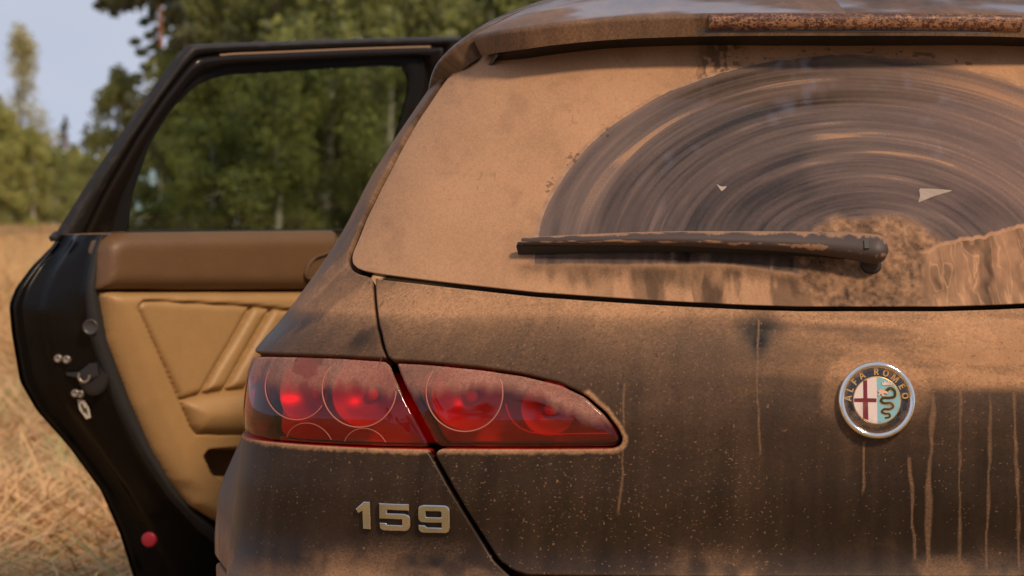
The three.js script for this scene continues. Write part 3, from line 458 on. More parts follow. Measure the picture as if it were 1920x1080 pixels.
// ---------------------------------------------------------------- emblem and model number
const font = await new FontLoader().loadAsync('fonts/droid/droid_sans_bold.typeface.json');
function disc(r0, r1, z, zt, seg = 64) { const g = new THREE.LatheGeometry([[r0, zt], [r1, zt], [r1, z]].map((a) => new THREE.Vector2(a[0], a[1])), seg); g.rotateX(Math.PI / 2); return g; }
{
  const [t, y] = tauOf(BODY.badge), P = bodyP(t, y, 0), n = bodyN(t, y), q = new THREE.Quaternion().setFromUnitVectors(V(0, 0, 1), n);
  const place = (g) => { g.applyQuaternion(q); g.translate(P.x, P.y, P.z); return g; };
  const R = .0502, prof = []; for (let k = 0; k <= 16; k++) { const a = k / 16 * Math.PI; prof.push(new THREE.Vector2(R - .0042 - .0042 * Math.cos(a), .006 + .0045 * Math.sin(a))); }
  prof.push(new THREE.Vector2(R + .0001, -.004)); const rimG = new THREE.LatheGeometry(prof, 80); rimG.rotateX(Math.PI / 2);
  const rim = part('emblem', place(rimG), M.chrome, car, 'round chrome rimmed emblem with cross and serpent on the tailgate');
  const gold = mat(lin(.72, .42, .14), .32, { metalness: .7 }), black = mat(lin(.008, .009, .012), .12, { clearcoat: 1 }), white = mat(lin(.72, .60, .55), .3), blue = mat(lin(.22, .46, .50), .3), red = mat(lin(.16, .012, .02), .3), green = mat(lin(.012, .03, .015), .3);
  part('ring_face', place(disc(0, .0440, -.002, .0055)), black, rim);
  part('gold_line', place(disc(.0428, .0440, 0, .0064)), gold, rim); part('gold_line', place(disc(.0300, .0313, 0, .0066)), gold, rim);
  const halfDisc = (a0, a1) => { const s = new THREE.Shape(); s.moveTo(0, .0300 * Math.sin(a0)); s.absarc(0, 0, .0300, a0, a1, false); s.closePath(); const g = new THREE.ExtrudeGeometry(s, { depth: .0010, bevelEnabled: false, curveSegments: 40 }); g.translate(0, 0, .0054); return g; };
  part('white_field', place(halfDisc(Math.PI / 2, Math.PI * 1.5)), white, rim); part('blue_field', place(halfDisc(-Math.PI / 2, Math.PI / 2)), blue, rim);
  const cross = new THREE.Shape(); const hw = .0031, cx = -.0150, top = .0253, L = -.0294, Rr = -.0008, cy = .0002; [[cx - hw * .8, top], [cx + hw * .8, top + .001], [cx + hw * .8, cy + hw * .8], [Rr, cy + hw * .7], [Rr, cy - hw * .8], [cx + hw, cy - hw * .8], [cx + hw * 1.1, -top], [cx - hw * 1.1, -top + .002], [cx - hw, cy - hw * .8], [L, cy - hw * .7], [L, cy + hw * .7], [cx - hw * .8, cy + hw * .8]].forEach((a, i) => i ? cross.lineTo(...a) : cross.moveTo(...a));
  const cg = new THREE.ExtrudeGeometry(cross, { depth: .0008, bevelEnabled: false }); cg.translate(0, 0, .0062); part('red_cross', place(cg), red, rim);
  const snake = [[.0105, .0110], [.0175, .0155], [.0225, .0120], [.0225, .0050], [.0160, .0030], [.0075, .0028], [.0050, -.0010], [.0090, -.0038], [.0180, -.0040], [.0205, -.0085], [.0160, -.0115], [.0085, -.0118], [.0060, -.0150], [.0100, -.0172], [.0155, -.0178], [.0160, -.0215], [.0100, -.0228]];
  const ribbon = (w0, z) => { const c = new THREE.CatmullRomCurve3(snake.map(([x, yy]) => V(x, yy, 0))), rows = [[], []]; for (let i = 0; i <= 120; i++) { const s = i / 120, p = c.getPoint(s), tg = c.getTangent(s), nn = V(-tg.y, tg.x, 0).multiplyScalar(w0 * lerp(1, .55, s)); rows[0].push(p.clone().add(nn).setZ(z)); rows[1].push(p.clone().sub(nn).setZ(z)); } return loft(rows); };
  part('serpent_outline', place(ribbon(.0029, .0068)), gold, rim); part('serpent', place(ribbon(.0020, .0071)), green, rim);
  const crown = new THREE.Shape(); [[.0070, .0195], [.0195, .0195], [.0205, .0250], [.0170, .0222], [.0150, .0262], [.0130, .0222], [.0100, .0258], [.0090, .0220], [.0062, .0240]].forEach((a, i) => i ? crown.lineTo(...a) : crown.moveTo(...a));
  const kg = new THREE.ExtrudeGeometry(crown, { depth: .0006, bevelEnabled: false }); kg.translate(0, 0, .0066); part('crown', place(kg), white, rim);
  const fig = new THREE.Shape(); [[.0010, .0118], [.0045, .0140], [.0100, .0128], [.0140, .0105], [.0140, .0080], [.0080, .0092], [.0100, .0050], [.0070, .0050], [.0050, .0088], [.0030, .0060], [.0008, .0062], [.0028, .0095]].forEach((a, i) => i ? fig.lineTo(...a) : fig.moveTo(...a));
  const fg = new THREE.ExtrudeGeometry(fig, { depth: .0006, bevelEnabled: false }); fg.translate(0, 0, .0073); part('small_figure', place(fg), mat(lin(.75, .42, .28), .4), rim);
  const grit = dataTex(256, 256, (u, v, o) => { const g = .6 * h2(u * 256, v * 256) + .4 * vn(u * 60, v * 60), b = fbm(u * 7, v * 7, 4), r = Math.hypot(u - .5, v - .5) * 2; o[0] = DUST[0]; o[1] = DUST[1]; o[2] = DUST[2]; o[3] = clamp((.02 + .20 * sst(.5, .8, b) + .22 * sst(.88, 1, r)) * (.3 + 1.2 * g)); });
  const gg = new THREE.CircleGeometry(.0425, 48); gg.translate(0, 0, .0082); part('emblem_grit', place(gg), mat(0xffffff, .9, { map: grit, transparent: true }), rim);
  const word = [['A', 176], ['L', 158], ['F', 140], ['A', 121], ['R', 90], ['O', 71], ['M', 50], ['E', 28.5], ['O', 9]];
  for (const [ch, deg] of word) { const g = new TextGeometry(ch, { font, size: .0086, depth: .0007, curveSegments: 8, bevelEnabled: false }); g.computeBoundingBox(); const b = g.boundingBox; g.translate(-(b.min.x + b.max.x) / 2, -.0043, 0); const a = deg / 180 * Math.PI; g.rotateZ(a - Math.PI / 2); g.translate(.0372 * Math.cos(a), .0372 * Math.sin(a), .0056); part('letter', place(g), gold, rim); }
}
{
  const P = (pts) => { const s = new THREE.Shape(); pts.forEach((a, i) => i ? s.lineTo(...a) : s.moveTo(...a)); return s; };
  const rr = (s, x0, y0, x1, y1, r) => { s.moveTo(x0 + r, y0); s.lineTo(x1 - r, y0); s.quadraticCurveTo(x1, y0, x1, y0 + r); s.lineTo(x1, y1 - r); s.quadraticCurveTo(x1, y1, x1 - r, y1); s.lineTo(x0 + r, y1); s.quadraticCurveTo(x0, y1, x0, y1 - r); s.lineTo(x0, y0 + r); s.quadraticCurveTo(x0, y0, x0 + r, y0); return s; };
  const one = P([[-.006, -.0195], [.0058, -.0195], [.0058, .0195], [-.0035, .0195], [-.0165, .0085], [-.0125, .0025], [-.006, .0062]]);
  const five = new THREE.Shape(); five.moveTo(-.021, .019); five.lineTo(.0205, .019); five.lineTo(.0205, .0095); five.lineTo(-.0105, .0095); five.lineTo(-.0105, .0052); five.lineTo(.012, .0052); five.quadraticCurveTo(.0215, .0052, .0215, -.003); five.lineTo(.0215, -.012); five.quadraticCurveTo(.0215, -.0195, .012, -.0195); five.lineTo(-.013, -.0195); five.quadraticCurveTo(-.021, -.0195, -.021, -.012); five.lineTo(-.021, -.0085); five.lineTo(-.013, -.0085); five.lineTo(-.0105, -.0110); five.lineTo(.0105, -.0110); five.lineTo(.0105, -.0030); five.lineTo(-.021, -.0030);
  const nine = new THREE.Shape(); nine.moveTo(-.013, .0195); nine.lineTo(.013, .0195); nine.quadraticCurveTo(.0215, .0195, .0215, .0115); nine.lineTo(.0215, -.0120); nine.quadraticCurveTo(.0215, -.0195, .013, -.0195); nine.lineTo(-.013, -.0195); nine.quadraticCurveTo(-.021, -.0195, -.021, -.0125); nine.lineTo(-.021, -.0088); nine.lineTo(-.012, -.0088); nine.lineTo(-.0095, -.0115); nine.lineTo(.0105, -.0115); nine.lineTo(.0105, -.0050); nine.lineTo(-.013, -.0050); nine.quadraticCurveTo(-.021, -.0050, -.021, .0020); nine.lineTo(-.021, .0115); nine.quadraticCurveTo(-.021, .0195, -.013, .0195);
  nine.holes.push(rr(new THREE.Path(), -.0110, .0030, .0105, .0110, .002));
  const m = mat(lin(.58, .59, .60), .07, { metalness: 1 });
  BODY.digits.forEach((d, i) => {
    const g = new THREE.ExtrudeGeometry([one, five, nine][i], { depth: .0025, bevelEnabled: true, bevelSize: .0016, bevelOffset: -.0012, bevelThickness: .0022, bevelSegments: 3, curveSegments: 6 });
    g.scale(i ? 1.0 : .93, .95, 1);
    const [t, y] = tauOf(d), p = bodyP(t, y, .0012), n = bodyN(t, y), ex = bodyP(t + .01, y).sub(bodyP(t - .01, y)).normalize(), ey = n.clone().cross(ex).normalize();
    g.applyMatrix4(new THREE.Matrix4().makeBasis(ex, ey, n)); g.translate(p.x, p.y, p.z);
    part('number_digit', g, m, car, `chrome digit ${[1, 5, 9][i]} below the tail lamp`);
  });
}

// ---------------------------------------------------------------- the open rear door: u from hinge to latch, v up, w towards the cabin
const DTH = Math.PI / 4, DU = V(-Math.sin(DTH), 0, Math.cos(DTH)), DN = V(Math.cos(DTH), 0, Math.sin(DTH)), DH = V(-.86, 0, -2.2);
const doorP = (u, v, w = 0) => { const l = .42 * Math.max(0, v - 1) ; return DH.clone().addScaledVector(DU, u).addScaledVector(DN, w + l).setY(v); };
const leatherBump = dataTex(512, 512, (u, v, o) => { const a = vn(u * 90, v * 90), b = vn(u * 190 + 3, v * 190), c = fbm(u * 6, v * 6, 3); o[0] = o[1] = o[2] = .45 * a + .3 * b + .25 * c; }, false, true);
const leather = (r, g, b, rough, seed) => mat(0xffffff, rough, { map: dataTex(256, 256, (u, v, o) => { const k = .90 + .16 * fbm(u * 7 + seed, v * 7, 4) + .05 * (vn(u * 120, v * 120) - .5); o[0] = r * k; o[1] = g * k; o[2] = b * k; }, true, true), bumpMap: leatherBump, bumpScale: .0007 });
M.brown = leather(.150, .078, .034, .5, 3); M.tan = leather(.41, .235, .092, .5, 9);
const leatherUV = (u, v) => [u / .22, v / .22];
M.frame = mat(lin(.012, .0085, .007), .22, { clearcoat: 0, specularIntensity: .6 });
{
  const O = resample(soften(DOOR.jambOut, .03, 2, false), 90), I = resample(soften(DOOR.jambIn, .03, 2, false), 90);
  // outer skin
  const skin = [...DOOR.jambOut, [.10, .075], [-.08, .12], [-.10, 1.0]];
  const door = part('rear_door', pad(soften(skin, .03, 1), (u, v, off) => doorP(u, v, -.152 - off), { cell: .04, h: .03, r: .25, depth: .004, uvOf: (u, v) => bodyUV(-u, v) }), M.jamb, car, 'open black rear side door with a tan leather lining');
  const relief = [[0, -.012], [.015, -.002], [.04, .002], [.075, .001], [.10, -.006], [.18, -.009], [.28, -.007], [.34, 0], [.40, .004], [.55, .004], [.72, .001], [.78, .003], [.82, .011], [.87, .012], [.91, .004], [.94, -.012], [1.0, -.03], [1.12, -.035]];
  const strip = (k0, k1, n) => { const rows = []; for (let j = 0; j <= n; j++) { const k = lerp(k0, k1, j / n), e = herm(relief, k), row = []; for (let i = 0; i < 90; i++) { const wob = .0025 * Math.sin(i * .21 + 2) * sst(.4, .6, k) * sst(.8, .7, k); row.push(doorP(lerp(O[i][0], I[i][0], k) + .765 * (e + wob), lerp(O[i][1], I[i][1], k), lerp(-.15, 0, k) + .643 * (e + wob))); } rows.push(row); } return loft(rows); };
  part('door_edge', strip(0, .36, 14), M.jamb, door); part('door_jamb', strip(.36, .78, 14), M.jamb, door); part('jamb_seal', strip(.78, .93, 8), M.rubber, door); part('lining_gap_shade', strip(.93, 1.12, 4), M.jamb, door);  // innermost strip: black standing in for the shaded gap beside the lining
  // window frame
  const fo = DOOR.frameOut, gi = DOOR.glassIn, front = [[-.2603, 1.4388], [-.268, 1.38], [-.25, 1.2], [-.22, 1.0]];
  const FO = [...resample(fo.slice(0, 5), 40), ...resample(fo.slice(4), 50).slice(1), ...resample(front, 30).slice(1)];
  const gsm = (p) => soften(p, .04, 3, false);
  const GI = [...resample(gsm(gi.slice(0, 5)), 40), ...resample(gsm(gi.slice(4, 8)), 50).slice(1), ...resample(gsm(gi.slice(7)), 30).slice(1)];
  for (let p = 0; p < 3; p++) for (let i = 36; i < 46; i++) GI[i] = [(GI[i - 1][0] + GI[i + 1][0]) / 2, (GI[i - 1][1] + GI[i + 1][1]) / 2];
  const fr = [[0, -.016], [.015, -.002], [.06, .006], [.14, .009], [.22, .007], [.30, .001], [.335, -.010], [.37, .001], [.42, .006], [.52, .009], [.62, .009], [.69, .005], [.72, -.004], [.76, -.008], [.88, -.010], [1.0, -.016], [1.03, -.020]];
  const fstrip = (k0, k1, n, i0 = 0, i1 = FO.length) => { const rows = []; for (let j = 0; j <= n; j++) { const k = lerp(k0, k1, j / n), e = herm(fr, k), row = []; for (let i = i0; i < i1; i++) row.push(doorP(lerp(FO[i][0], GI[i][0], k), lerp(FO[i][1], GI[i][1], k), lerp(-.05, -.03, k) + e)); rows.push(row); } return loft(rows); };
  const sealTex = dataTex(512, 64, (u, v, o) => { const k = .008 + .008 * vn(u * 900, v * 6) + .018 * sst(.55, .8, fbm(u * 60, v * 8, 3)); o[0] = k * 1.25; o[1] = k * .95; o[2] = k * .8; });
  part('frame_seal', fstrip(0, .335, 12), mat(0xffffff, .6, { map: sealTex }), door, 'ribbed rubber seal round the window frame');
  part('window_frame', fstrip(.335, .72, 12), M.frame, door); part('glass_channel', fstrip(.72, 1.03, 6), M.black, door);
  { const pts = []; for (let i = 43; i < 88; i += 3) { const k = .375; pts.push(doorP(lerp(FO[i][0], GI[i][0], k), lerp(FO[i][1], GI[i][1], k), -.042 + herm(fr, k) + .002)); } part('frame_lip', tube(pts, .0024, 8), mat(lin(.30, .185, .11), .8), door, 'dusty lip under the top seal'); }
  // pane
  const gp = soften([...GI.filter((_, i) => i % 3 === 0), [-.137, .985], [.53, .985]], .03, 0), flat = (u, v, off) => doorP(u, v, -.044 + off);
  const pane = part('door_window', panel(gp, flat, { cell: .06, r: .001, depth: .002 }), mat(lin(.54, .62, .49), .02, { transmission: 1, thickness: 0, ior: 1.5 }), door, 'tinted window pane with smudges');
  const specks = dataTex(1024, 512, (u, v, o) => { const x = u * .9, y = v * .45, a = sst(.955, .985, vn(x * 170, y * 170)) * .9 * vn(x * 14, y * 14), l = sst(.015, .004, Math.abs(fbm(x * 5 + 3, y * 26 + x * 6, 3) - .52)) * sst(.60, .72, fbm(x * 16 + 7, y * 34, 3)) * .12 * sst(.30, .10, y), f = .05 * sst(.45, .8, fbm(x * 6, y * 6 + 4, 4)); o[0] = .5; o[1] = .45; o[2] = .36; o[3] = clamp(a + l + f * .8); });
  part('window_smudges', panel(gp, (u, v, off) => flat(u, v, off + .002), { cell: .06, r: .001, depth: .0005, uvOf: (u, v) => [(u + .25) / .9, (v - .98) / .45] }), mat(0xffffff, .9, { map: specks, transparent: true }), pane);
  const sill = []; for (let i = 0; i <= 12; i++) sill.push(doorP(lerp(.545, -.13, i / 12), 1.0035, -.030)); part('sill_seal', tube(sill, .0035, 8), M.black, door);
  // lining
  part('upper_lining', pad(soften(DOOR.padUp, .012, 2), (u, v, off) => doorP(u, v, off), { cell: .009, h: .036, r: .032, base: -.012, depth: .03, uvOf: leatherUV }), M.brown, door, 'brown leather upper lining');
  const ridge = DOOR.ridge;
  const rel = (u, v) => { let k = ridge[3][0]; for (let i = 0; i < 3; i++) if (v <= ridge[i][1] && v >= ridge[i + 1][1]) k = lerp(ridge[i][0], ridge[i + 1][0], (ridge[i][1] - v) / (ridge[i][1] - ridge[i + 1][1])); if (v > ridge[0][1]) k = ridge[0][0]; if (v < ridge[3][1]) return 0; return -.022 * sst(0, .06, u - k) * sst(ridge[3][1], ridge[3][1] + .05, v); };
  const cut = soften([...DOOR.insert.slice(0, 4), ...DOOR.pleat3.slice(0, 2), [.02, .70], [.02, .552], ...DOOR.arm.slice(5)], .01, 2), hole = soften(DOOR.pocket, .01, 2);
  const sink = (u, v) => { let d = 0; if (inside(cut, u, v)) d -= .014 * sst(0, .006, distTo(cut, u, v)); if (inside(hole, u, v)) d -= .125 * sst(0, .010, distTo(hole, u, v)); return d; };
  part('lining_panel', pad(soften(DOOR.panel, .012, 2), (u, v, off) => doorP(u, v, off), { cell: .0055, h: .026, r: .022, base: -.004, depth: .03, uvOf: leatherUV, extra: (u, v) => rel(u, v) + sink(u, v) }), M.tan, door, 'tan leather lower lining');
  const inset = (list, name, h, r, base, label) => part(name, pad(soften(list, .01, 2), (u, v, off) => doorP(u, v, off), { cell: .006, h, r, base, depth: .012, uvOf: leatherUV }), M.tan, door, label);
  inset(DOOR.insert, 'insert_pad', .015, .014, .007, 'smooth leather insert'); for (const k of ['pleat1', 'pleat2', 'pleat3']) inset(DOOR[k], 'pleat', .020, .018, .004);
  inset(DOOR.arm, 'armrest', .042, .050, .008, 'padded armrest');
  const tray = [[.345, .474], [.325, .482], [.08, .462], [.08, .41], [.312, .452]];
  part('pocket_tray', pad(soften(tray, .01, 2), (u, v, off) => doorP(u, v, off - .02), { cell: .01, h: .006, r: .012, depth: .02, uvOf: leatherUV }), M.tan, door);
  part('handle_recess', pad(soften(DOOR.handle, .012, 2), (u, v, off) => doorP(u, v, .025 + off), { cell: .012, h: -.012, r: .02, base: .004, depth: .02 }), M.plastic, door);
  const rimPts = soften(DOOR.handle, .012, 2).filter((_, i) => i % 4 === 0).map(([u, v]) => doorP(u, v, .029)); part('handle_bezel', tube(rimPts, .003, 8, true), M.brown, door);
  // fittings on the shut face
  const JN = DU.clone().multiplyScalar(.765).addScaledVector(DN, .643), JX = V(0, 1, 0).cross(JN).normalize(), JB = new THREE.Matrix4().makeBasis(JX, V(0, 1, 0), JN);
  const fit = (g, [u, v, w], out = .004) => { g.applyMatrix4(JB); const p = doorP(u, v, w).addScaledVector(JN, out); g.translate(p.x, p.y, p.z); return g; };
  const lathe = (prof, n = 28) => { const g = new THREE.LatheGeometry(prof.map((a) => new THREE.Vector2(...a)), n); g.rotateX(Math.PI / 2); return g; };
  part('rubber_plug', fit(lathe([[0, .001], [.010, .001], [.0125, .004], [.0155, .005], [.0165, 0]]), DOOR.plug, .008), mat(lin(.05, .045, .042), .4), door);
  const steel = mat(lin(.33, .28, .23), .4, { metalness: .8 });
  for (const b of DOOR.bolts) part('bolt', fit(lathe([[0, .004], [.0035, .004], [.005, .006], [.0085, .005], [.0095, -.004]]), b, .006), steel, door);
  const plate = new THREE.Shape(); plate.absellipse(0, 0, .024, .034, 0, Math.PI * 2); const pg = new THREE.ExtrudeGeometry(plate, { depth: .003, bevelEnabled: true, bevelSize: .010, bevelThickness: .004, bevelSegments: 4, curveSegments: 24 });
  part('latch_plate', fit(pg, [DOOR.latch[0] - .012, DOOR.latch[1] - .002, DOOR.latch[2] + .012], -.004), mat(lin(.016, .013, .012), .3), door);
  const L = DOOR.latch, hs = new THREE.Shape(); [[-.038, .002], [-.010, .004], [.012, .022], [.027, .020], [.030, -.002], [.012, -.012], [-.010, -.009], [-.036, -.004]].forEach((a, i) => i ? hs.lineTo(...a) : hs.moveTo(...a));
  part('latch_slot_shade', fit(new THREE.ExtrudeGeometry(hs, { depth: .001, bevelEnabled: false }), L, .0085), M.plastic, door);  // flat dark plate, its colour standing in for shade in the latch opening
  part('latch_hook', fit((() => { const g = new THREE.TorusGeometry(.011, .0034, 10, 20, 4.2); g.rotateZ(2.4); return g; })(), [L[0], L[1] - .006, L[2]], .011), steel, door);
  const st = new THREE.Shape(); [[-.013, .020], [.002, .018], [.012, .002], [.016, -.018], [.006, -.021], [-.008, -.002]].forEach((a, i) => i ? st.lineTo(...a) : st.moveTo(...a));
  const stick = part('sticker', fit(new THREE.ExtrudeGeometry(st, { depth: .0006, bevelEnabled: false }), DOOR.sticker, .007), mat(lin(.48, .40, .31), .6), door, 'small pale sticker with a dark mark');
  const mk = new THREE.Shape(); [[-.006, .010], [-.002, .011], [.003, .001], [.007, .003], [.010, -.014], [.004, -.007], [.001, -.008], [-.003, .002]].forEach((a, i) => i ? mk.lineTo(...a) : mk.moveTo(...a));
  part('sticker_mark', fit(new THREE.ExtrudeGeometry(mk, { depth: .0004, bevelEnabled: false }), DOOR.sticker, .0079), mat(lin(.04, .035, .03), .7), stick);
  part('red_reflector', fit(lathe([[0, .0035], [.012, .003], [.0155, .001], [.0165, -.004]]), DOOR.redSpot, .009), mat(lin(.34, .012, .028), .4), door, 'round red reflector low on the door edge');
  part('belt_tab', pad(soften(DOOR.tab, .006, 1), (u, v, off) => doorP(u, v, -.11 + off), { cell: .01, h: .004, r: .006, depth: .02 }), M.rubber, door);
}

// ---------------------------------------------------------------- the rest of the car: cabin, sides, wheels, front
{
  const trim = mat(lin(.03, .025, .022), .8), seatM = M.tan;
  const box = (w, h, d, x, y, z) => { const g = new THREE.BoxGeometry(w, h, d, 2, 2, 2); g.translate(x, y, z); return g; };
  part('cabin_floor', box(1.5, .06, 3.3, 0, .36, -2.0), trim, car);
  part('load_cover', box(1.16, .012, .72, 0, .905, -.62), trim, car);
  const headrest = (x, z, y) => { const s = new THREE.Shape(); s.moveTo(-.11, -.06); s.quadraticCurveTo(-.13, .09, 0, .095); s.quadraticCurveTo(.13, .09, .11, -.06); s.closePath(); const g = new THREE.ExtrudeGeometry(s, { depth: .07, bevelEnabled: true, bevelSize: .02, bevelThickness: .02, bevelSegments: 3 }); g.translate(x, y, z); return g; };
  const seatBack = (w, x, z, h) => { const s = new THREE.Shape(); s.moveTo(-w / 2, 0); s.lineTo(-w / 2 * .92, h * .9); s.quadraticCurveTo(-w / 2 * .85, h, -w / 2 * .7, h); s.lineTo(w / 2 * .7, h); s.quadraticCurveTo(w / 2 * .85, h, w / 2 * .92, h * .9); s.lineTo(w / 2, 0); const g = new THREE.ExtrudeGeometry(s, { depth: .12, bevelEnabled: true, bevelSize: .025, bevelThickness: .025, bevelSegments: 3 }); g.rotateX(-.18); g.translate(x, .42, z); return g; };
  const rs = part('rear_seat', seatBack(1.26, 0, -1.22, .52), seatM, car); for (const x of [-.36, 0, .36]) part('headrest', headrest(x, -1.20, 1.03), seatM, rs);
  for (const x of [-.36, .36]) { const f = part('front_seat', seatBack(.48, x, -2.28, .56), seatM, car); part('headrest', headrest(x, -2.22, 1.08), seatM, f); part('seat_cushion', box(.5, .14, .5, x, .44, -2.5), seatM, f); }
  part('rear_cushion', box(1.26, .16, .5, 0, .44, -1.45), seatM, car);
  // side glass behind the rear door
  const dark = mat(lin(.10, .11, .10), .03, { transmission: 1, thickness: 0 });
  const sg = [[-1.33, 1.10], [-1.24, 1.235], [-2.05, 1.225], [-2.10, 1.0], [-1.42, 1.0]], sideGlass = panel(soften(sg, .03, 2), bodyP, { cell: .05, r: .002, depth: .004 });
  part('side_window', sideGlass, dark, car); part('side_window', mirror(sideGlass), dark, car);
  // right flank with closed doors, left front door
  const flank = (z0, z1, s) => { const rows = []; for (let j = 0; j <= 14; j++) { const y = lerp(.28, .985, j / 14), row = []; for (let i = 0; i <= 10; i++) { const z = lerp(z0, z1, i / 10), W = herm([[.28, .85], [.5, .905], [.75, .90], [.9, .86], [.985, .80]], y); row.push(V(s * W, y, z)); } rows.push(row); } return loft(rows); };
  part('right_rear_door', flank(-1.60, -2.38, 1), M.jamb, car); part('right_front_door', flank(-2.39, -3.35, 1), M.jamb, car); part('left_front_door', flank(-2.42, -3.35, -1), M.jamb, car);
  const fg = (z0, z1, s) => loft([[V(s * .80, .99, z0), V(s * .80, .99, z1)], [V(s * .60, 1.26, z0), V(s * .60, 1.26, lerp(z1, z0, .35))]]);
  part('side_window', fg(-1.62, -2.37, 1), dark, car); part('side_window', fg(-2.40, -3.30, 1), dark, car); part('side_window', fg(-2.44, -3.30, -1), dark, car);
  for (const [s, z] of [[1, -2.38], [-1, -2.40]]) part('centre_pillar', tube([V(s * .80, .98, z), V(s * .70, 1.12, z), V(s * .60, 1.26, z)], .035, 8), M.jamb, car);
  // nose
  const rows = []; for (let j = 0; j <= 12; j++) { const z = lerp(-3.3, -4.62, j / 12), t = j / 12, top = lerp(.99, .70, t * t), W = lerp(.90, .62, t * t * t), row = []; for (let i = 0; i <= 24; i++) { const a = lerp(-Math.PI / 2, Math.PI / 2, i / 24), c = Math.cos(a), sx = Math.sin(a); row.push(V(W * Math.sign(sx) * Math.pow(Math.abs(sx), .45), .28 + (top - .28) * Math.pow(c, .35), z)); } rows.push(row); }
  part('bonnet', loft(rows), M.jamb, car);
  const ws = loft([[V(-.78, .99, -3.35), V(0, 1.0, -3.5), V(.78, .99, -3.35)], [V(-.60, 1.25, -2.75), V(0, 1.38, -2.75), V(.60, 1.25, -2.75)]]); part('windscreen', ws, mat(lin(.8, .84, .8), .02, { transmission: 1, thickness: 0 }), car);
  for (const s of [-1, 1]) part('front_pillar', tube([V(s * .80, .98, -3.36), V(s * .70, 1.12, -3.05), V(s * .58, 1.27, -2.72), V(s * .58, 1.28, -2.3)], .03, 8), M.jamb, car);
  const tyreG = new THREE.LatheGeometry([[.20, -.10], [.27, -.11], [.31, -.10], [.325, -.06], [.325, .06], [.31, .10], [.27, .11], [.20, .10]].map((a) => new THREE.Vector2(...a)), 48); tyreG.rotateZ(Math.PI / 2);
  const rimParts = [new THREE.CylinderGeometry(.205, .205, .15, 40, 1, true), new THREE.CylinderGeometry(.06, .06, .17, 24)]; for (let k = 0; k < 5; k++) { const b = new THREE.BoxGeometry(.055, .15, .17); b.translate(0, 0, .12); b.rotateY(k / 5 * Math.PI * 2); rimParts.push(b); }
  const rimG = mergeGeometries(rimParts); rimG.rotateZ(Math.PI / 2);
  for (const [x, z] of [[-.80, -1.05], [.80, -1.05], [-.80, -3.72], [.80, -3.72]]) { const t = part('wheel', tyreG, M.rubber, car); t.position.set(x, .325, z); part('rim', rimG, mat(lin(.35, .33, .31), .35, { metalness: .9 }), t); }
}

// ---------------------------------------------------------------- trees
function leaves(rand, clumps, size, tint, vary) {
  const pos = [], col = [], idx = [];
  for (const [cx, cy, cz, r, n, fl] of clumps) {
    const ck = .8 + .4 * rand();
    for (let k = 0; k < n; k++) {
      const a = rand() * 2 * Math.PI, b = Math.acos(2 * rand() - 1), q = r * Math.pow(rand(), .45), x = cx + q * Math.sin(b) * Math.cos(a), y = cy + q * Math.cos(b) * fl, z = cz + q * Math.sin(b) * Math.sin(a);
      const s = size * (.6 + .8 * rand()), u = V(rand() - .5, rand() - .5, rand() - .5).normalize(), w = V(rand() - .5, rand() - .5, rand() - .5).cross(u).normalize(), i = pos.length / 3;
      for (const [e, f] of [[-.5, 0], [0, -.32], [.5, 0], [0, .32]]) pos.push(x + s * (u.x * e + w.x * f), y + s * (u.y * e + w.y * f), z + s * (u.z * e + w.z * f));
      const v = rand(), m = ck * (.75 + .5 * rand()); for (let j = 0; j < 4; j++) col.push(m * lerp(tint[0], vary[0], v * v), m * lerp(tint[1], vary[1], v * v), m * lerp(tint[2], vary[2], v * v));
      idx.push(i, i + 1, i + 2, i, i + 2, i + 3);
    }
  }
  const g = new THREE.BufferGeometry(); g.setAttribute('position', new THREE.Float32BufferAttribute(pos, 3)); g.setAttribute('color', new THREE.Float32BufferAttribute(col, 3)); g.setIndex(idx); g.computeVertexNormals(); return g;
}
const limb = (pts, r0, r1, seg = 7) => { const c = new THREE.CatmullRomCurve3(pts), rows = []; for (let i = 0; i <= 10; i++) { const s = i / 10, p = c.getPoint(s), t = c.getTangent(s), u = V(.31, .2, .9).cross(t).normalize(), w = t.clone().cross(u), r = lerp(r0, r1, s), row = []; for (let k = 0; k < seg; k++) { const a = k / seg * 2 * Math.PI; row.push(p.clone().addScaledVector(u, r * Math.cos(a)).addScaledVector(w, r * Math.sin(a))); } rows.push(row); } return loft(rows, { close: true }); };
M.leaf = mat(0xffffff, .95, { transmission: .45, thickness: 0, vertexColors: true });
const birchBark = dataTex(64, 512, (u, v, o) => { const d = sst(.62, .70, fbm(u * 3, v * 60, 3)), k = lerp(.36, .06, d); o[0] = k; o[1] = k * .93; o[2] = k * .82; }, true, true);
const pineBark = dataTex(64, 512, (u, v, o) => { const f = .6 + .7 * fbm(u * 8, v * 40, 3), t = sst(.30, .6, v); o[0] = lerp(.10, .30, t) * f; o[1] = lerp(.075, .12, t) * f; o[2] = lerp(.055, .05, t) * f; }, true, true);
M.birch = mat(0xffffff, .9, { map: birchBark }); M.pine = mat(0xffffff, .95, { map: pineBark }); M.twig = mat(lin(.06, .045, .035), .95);
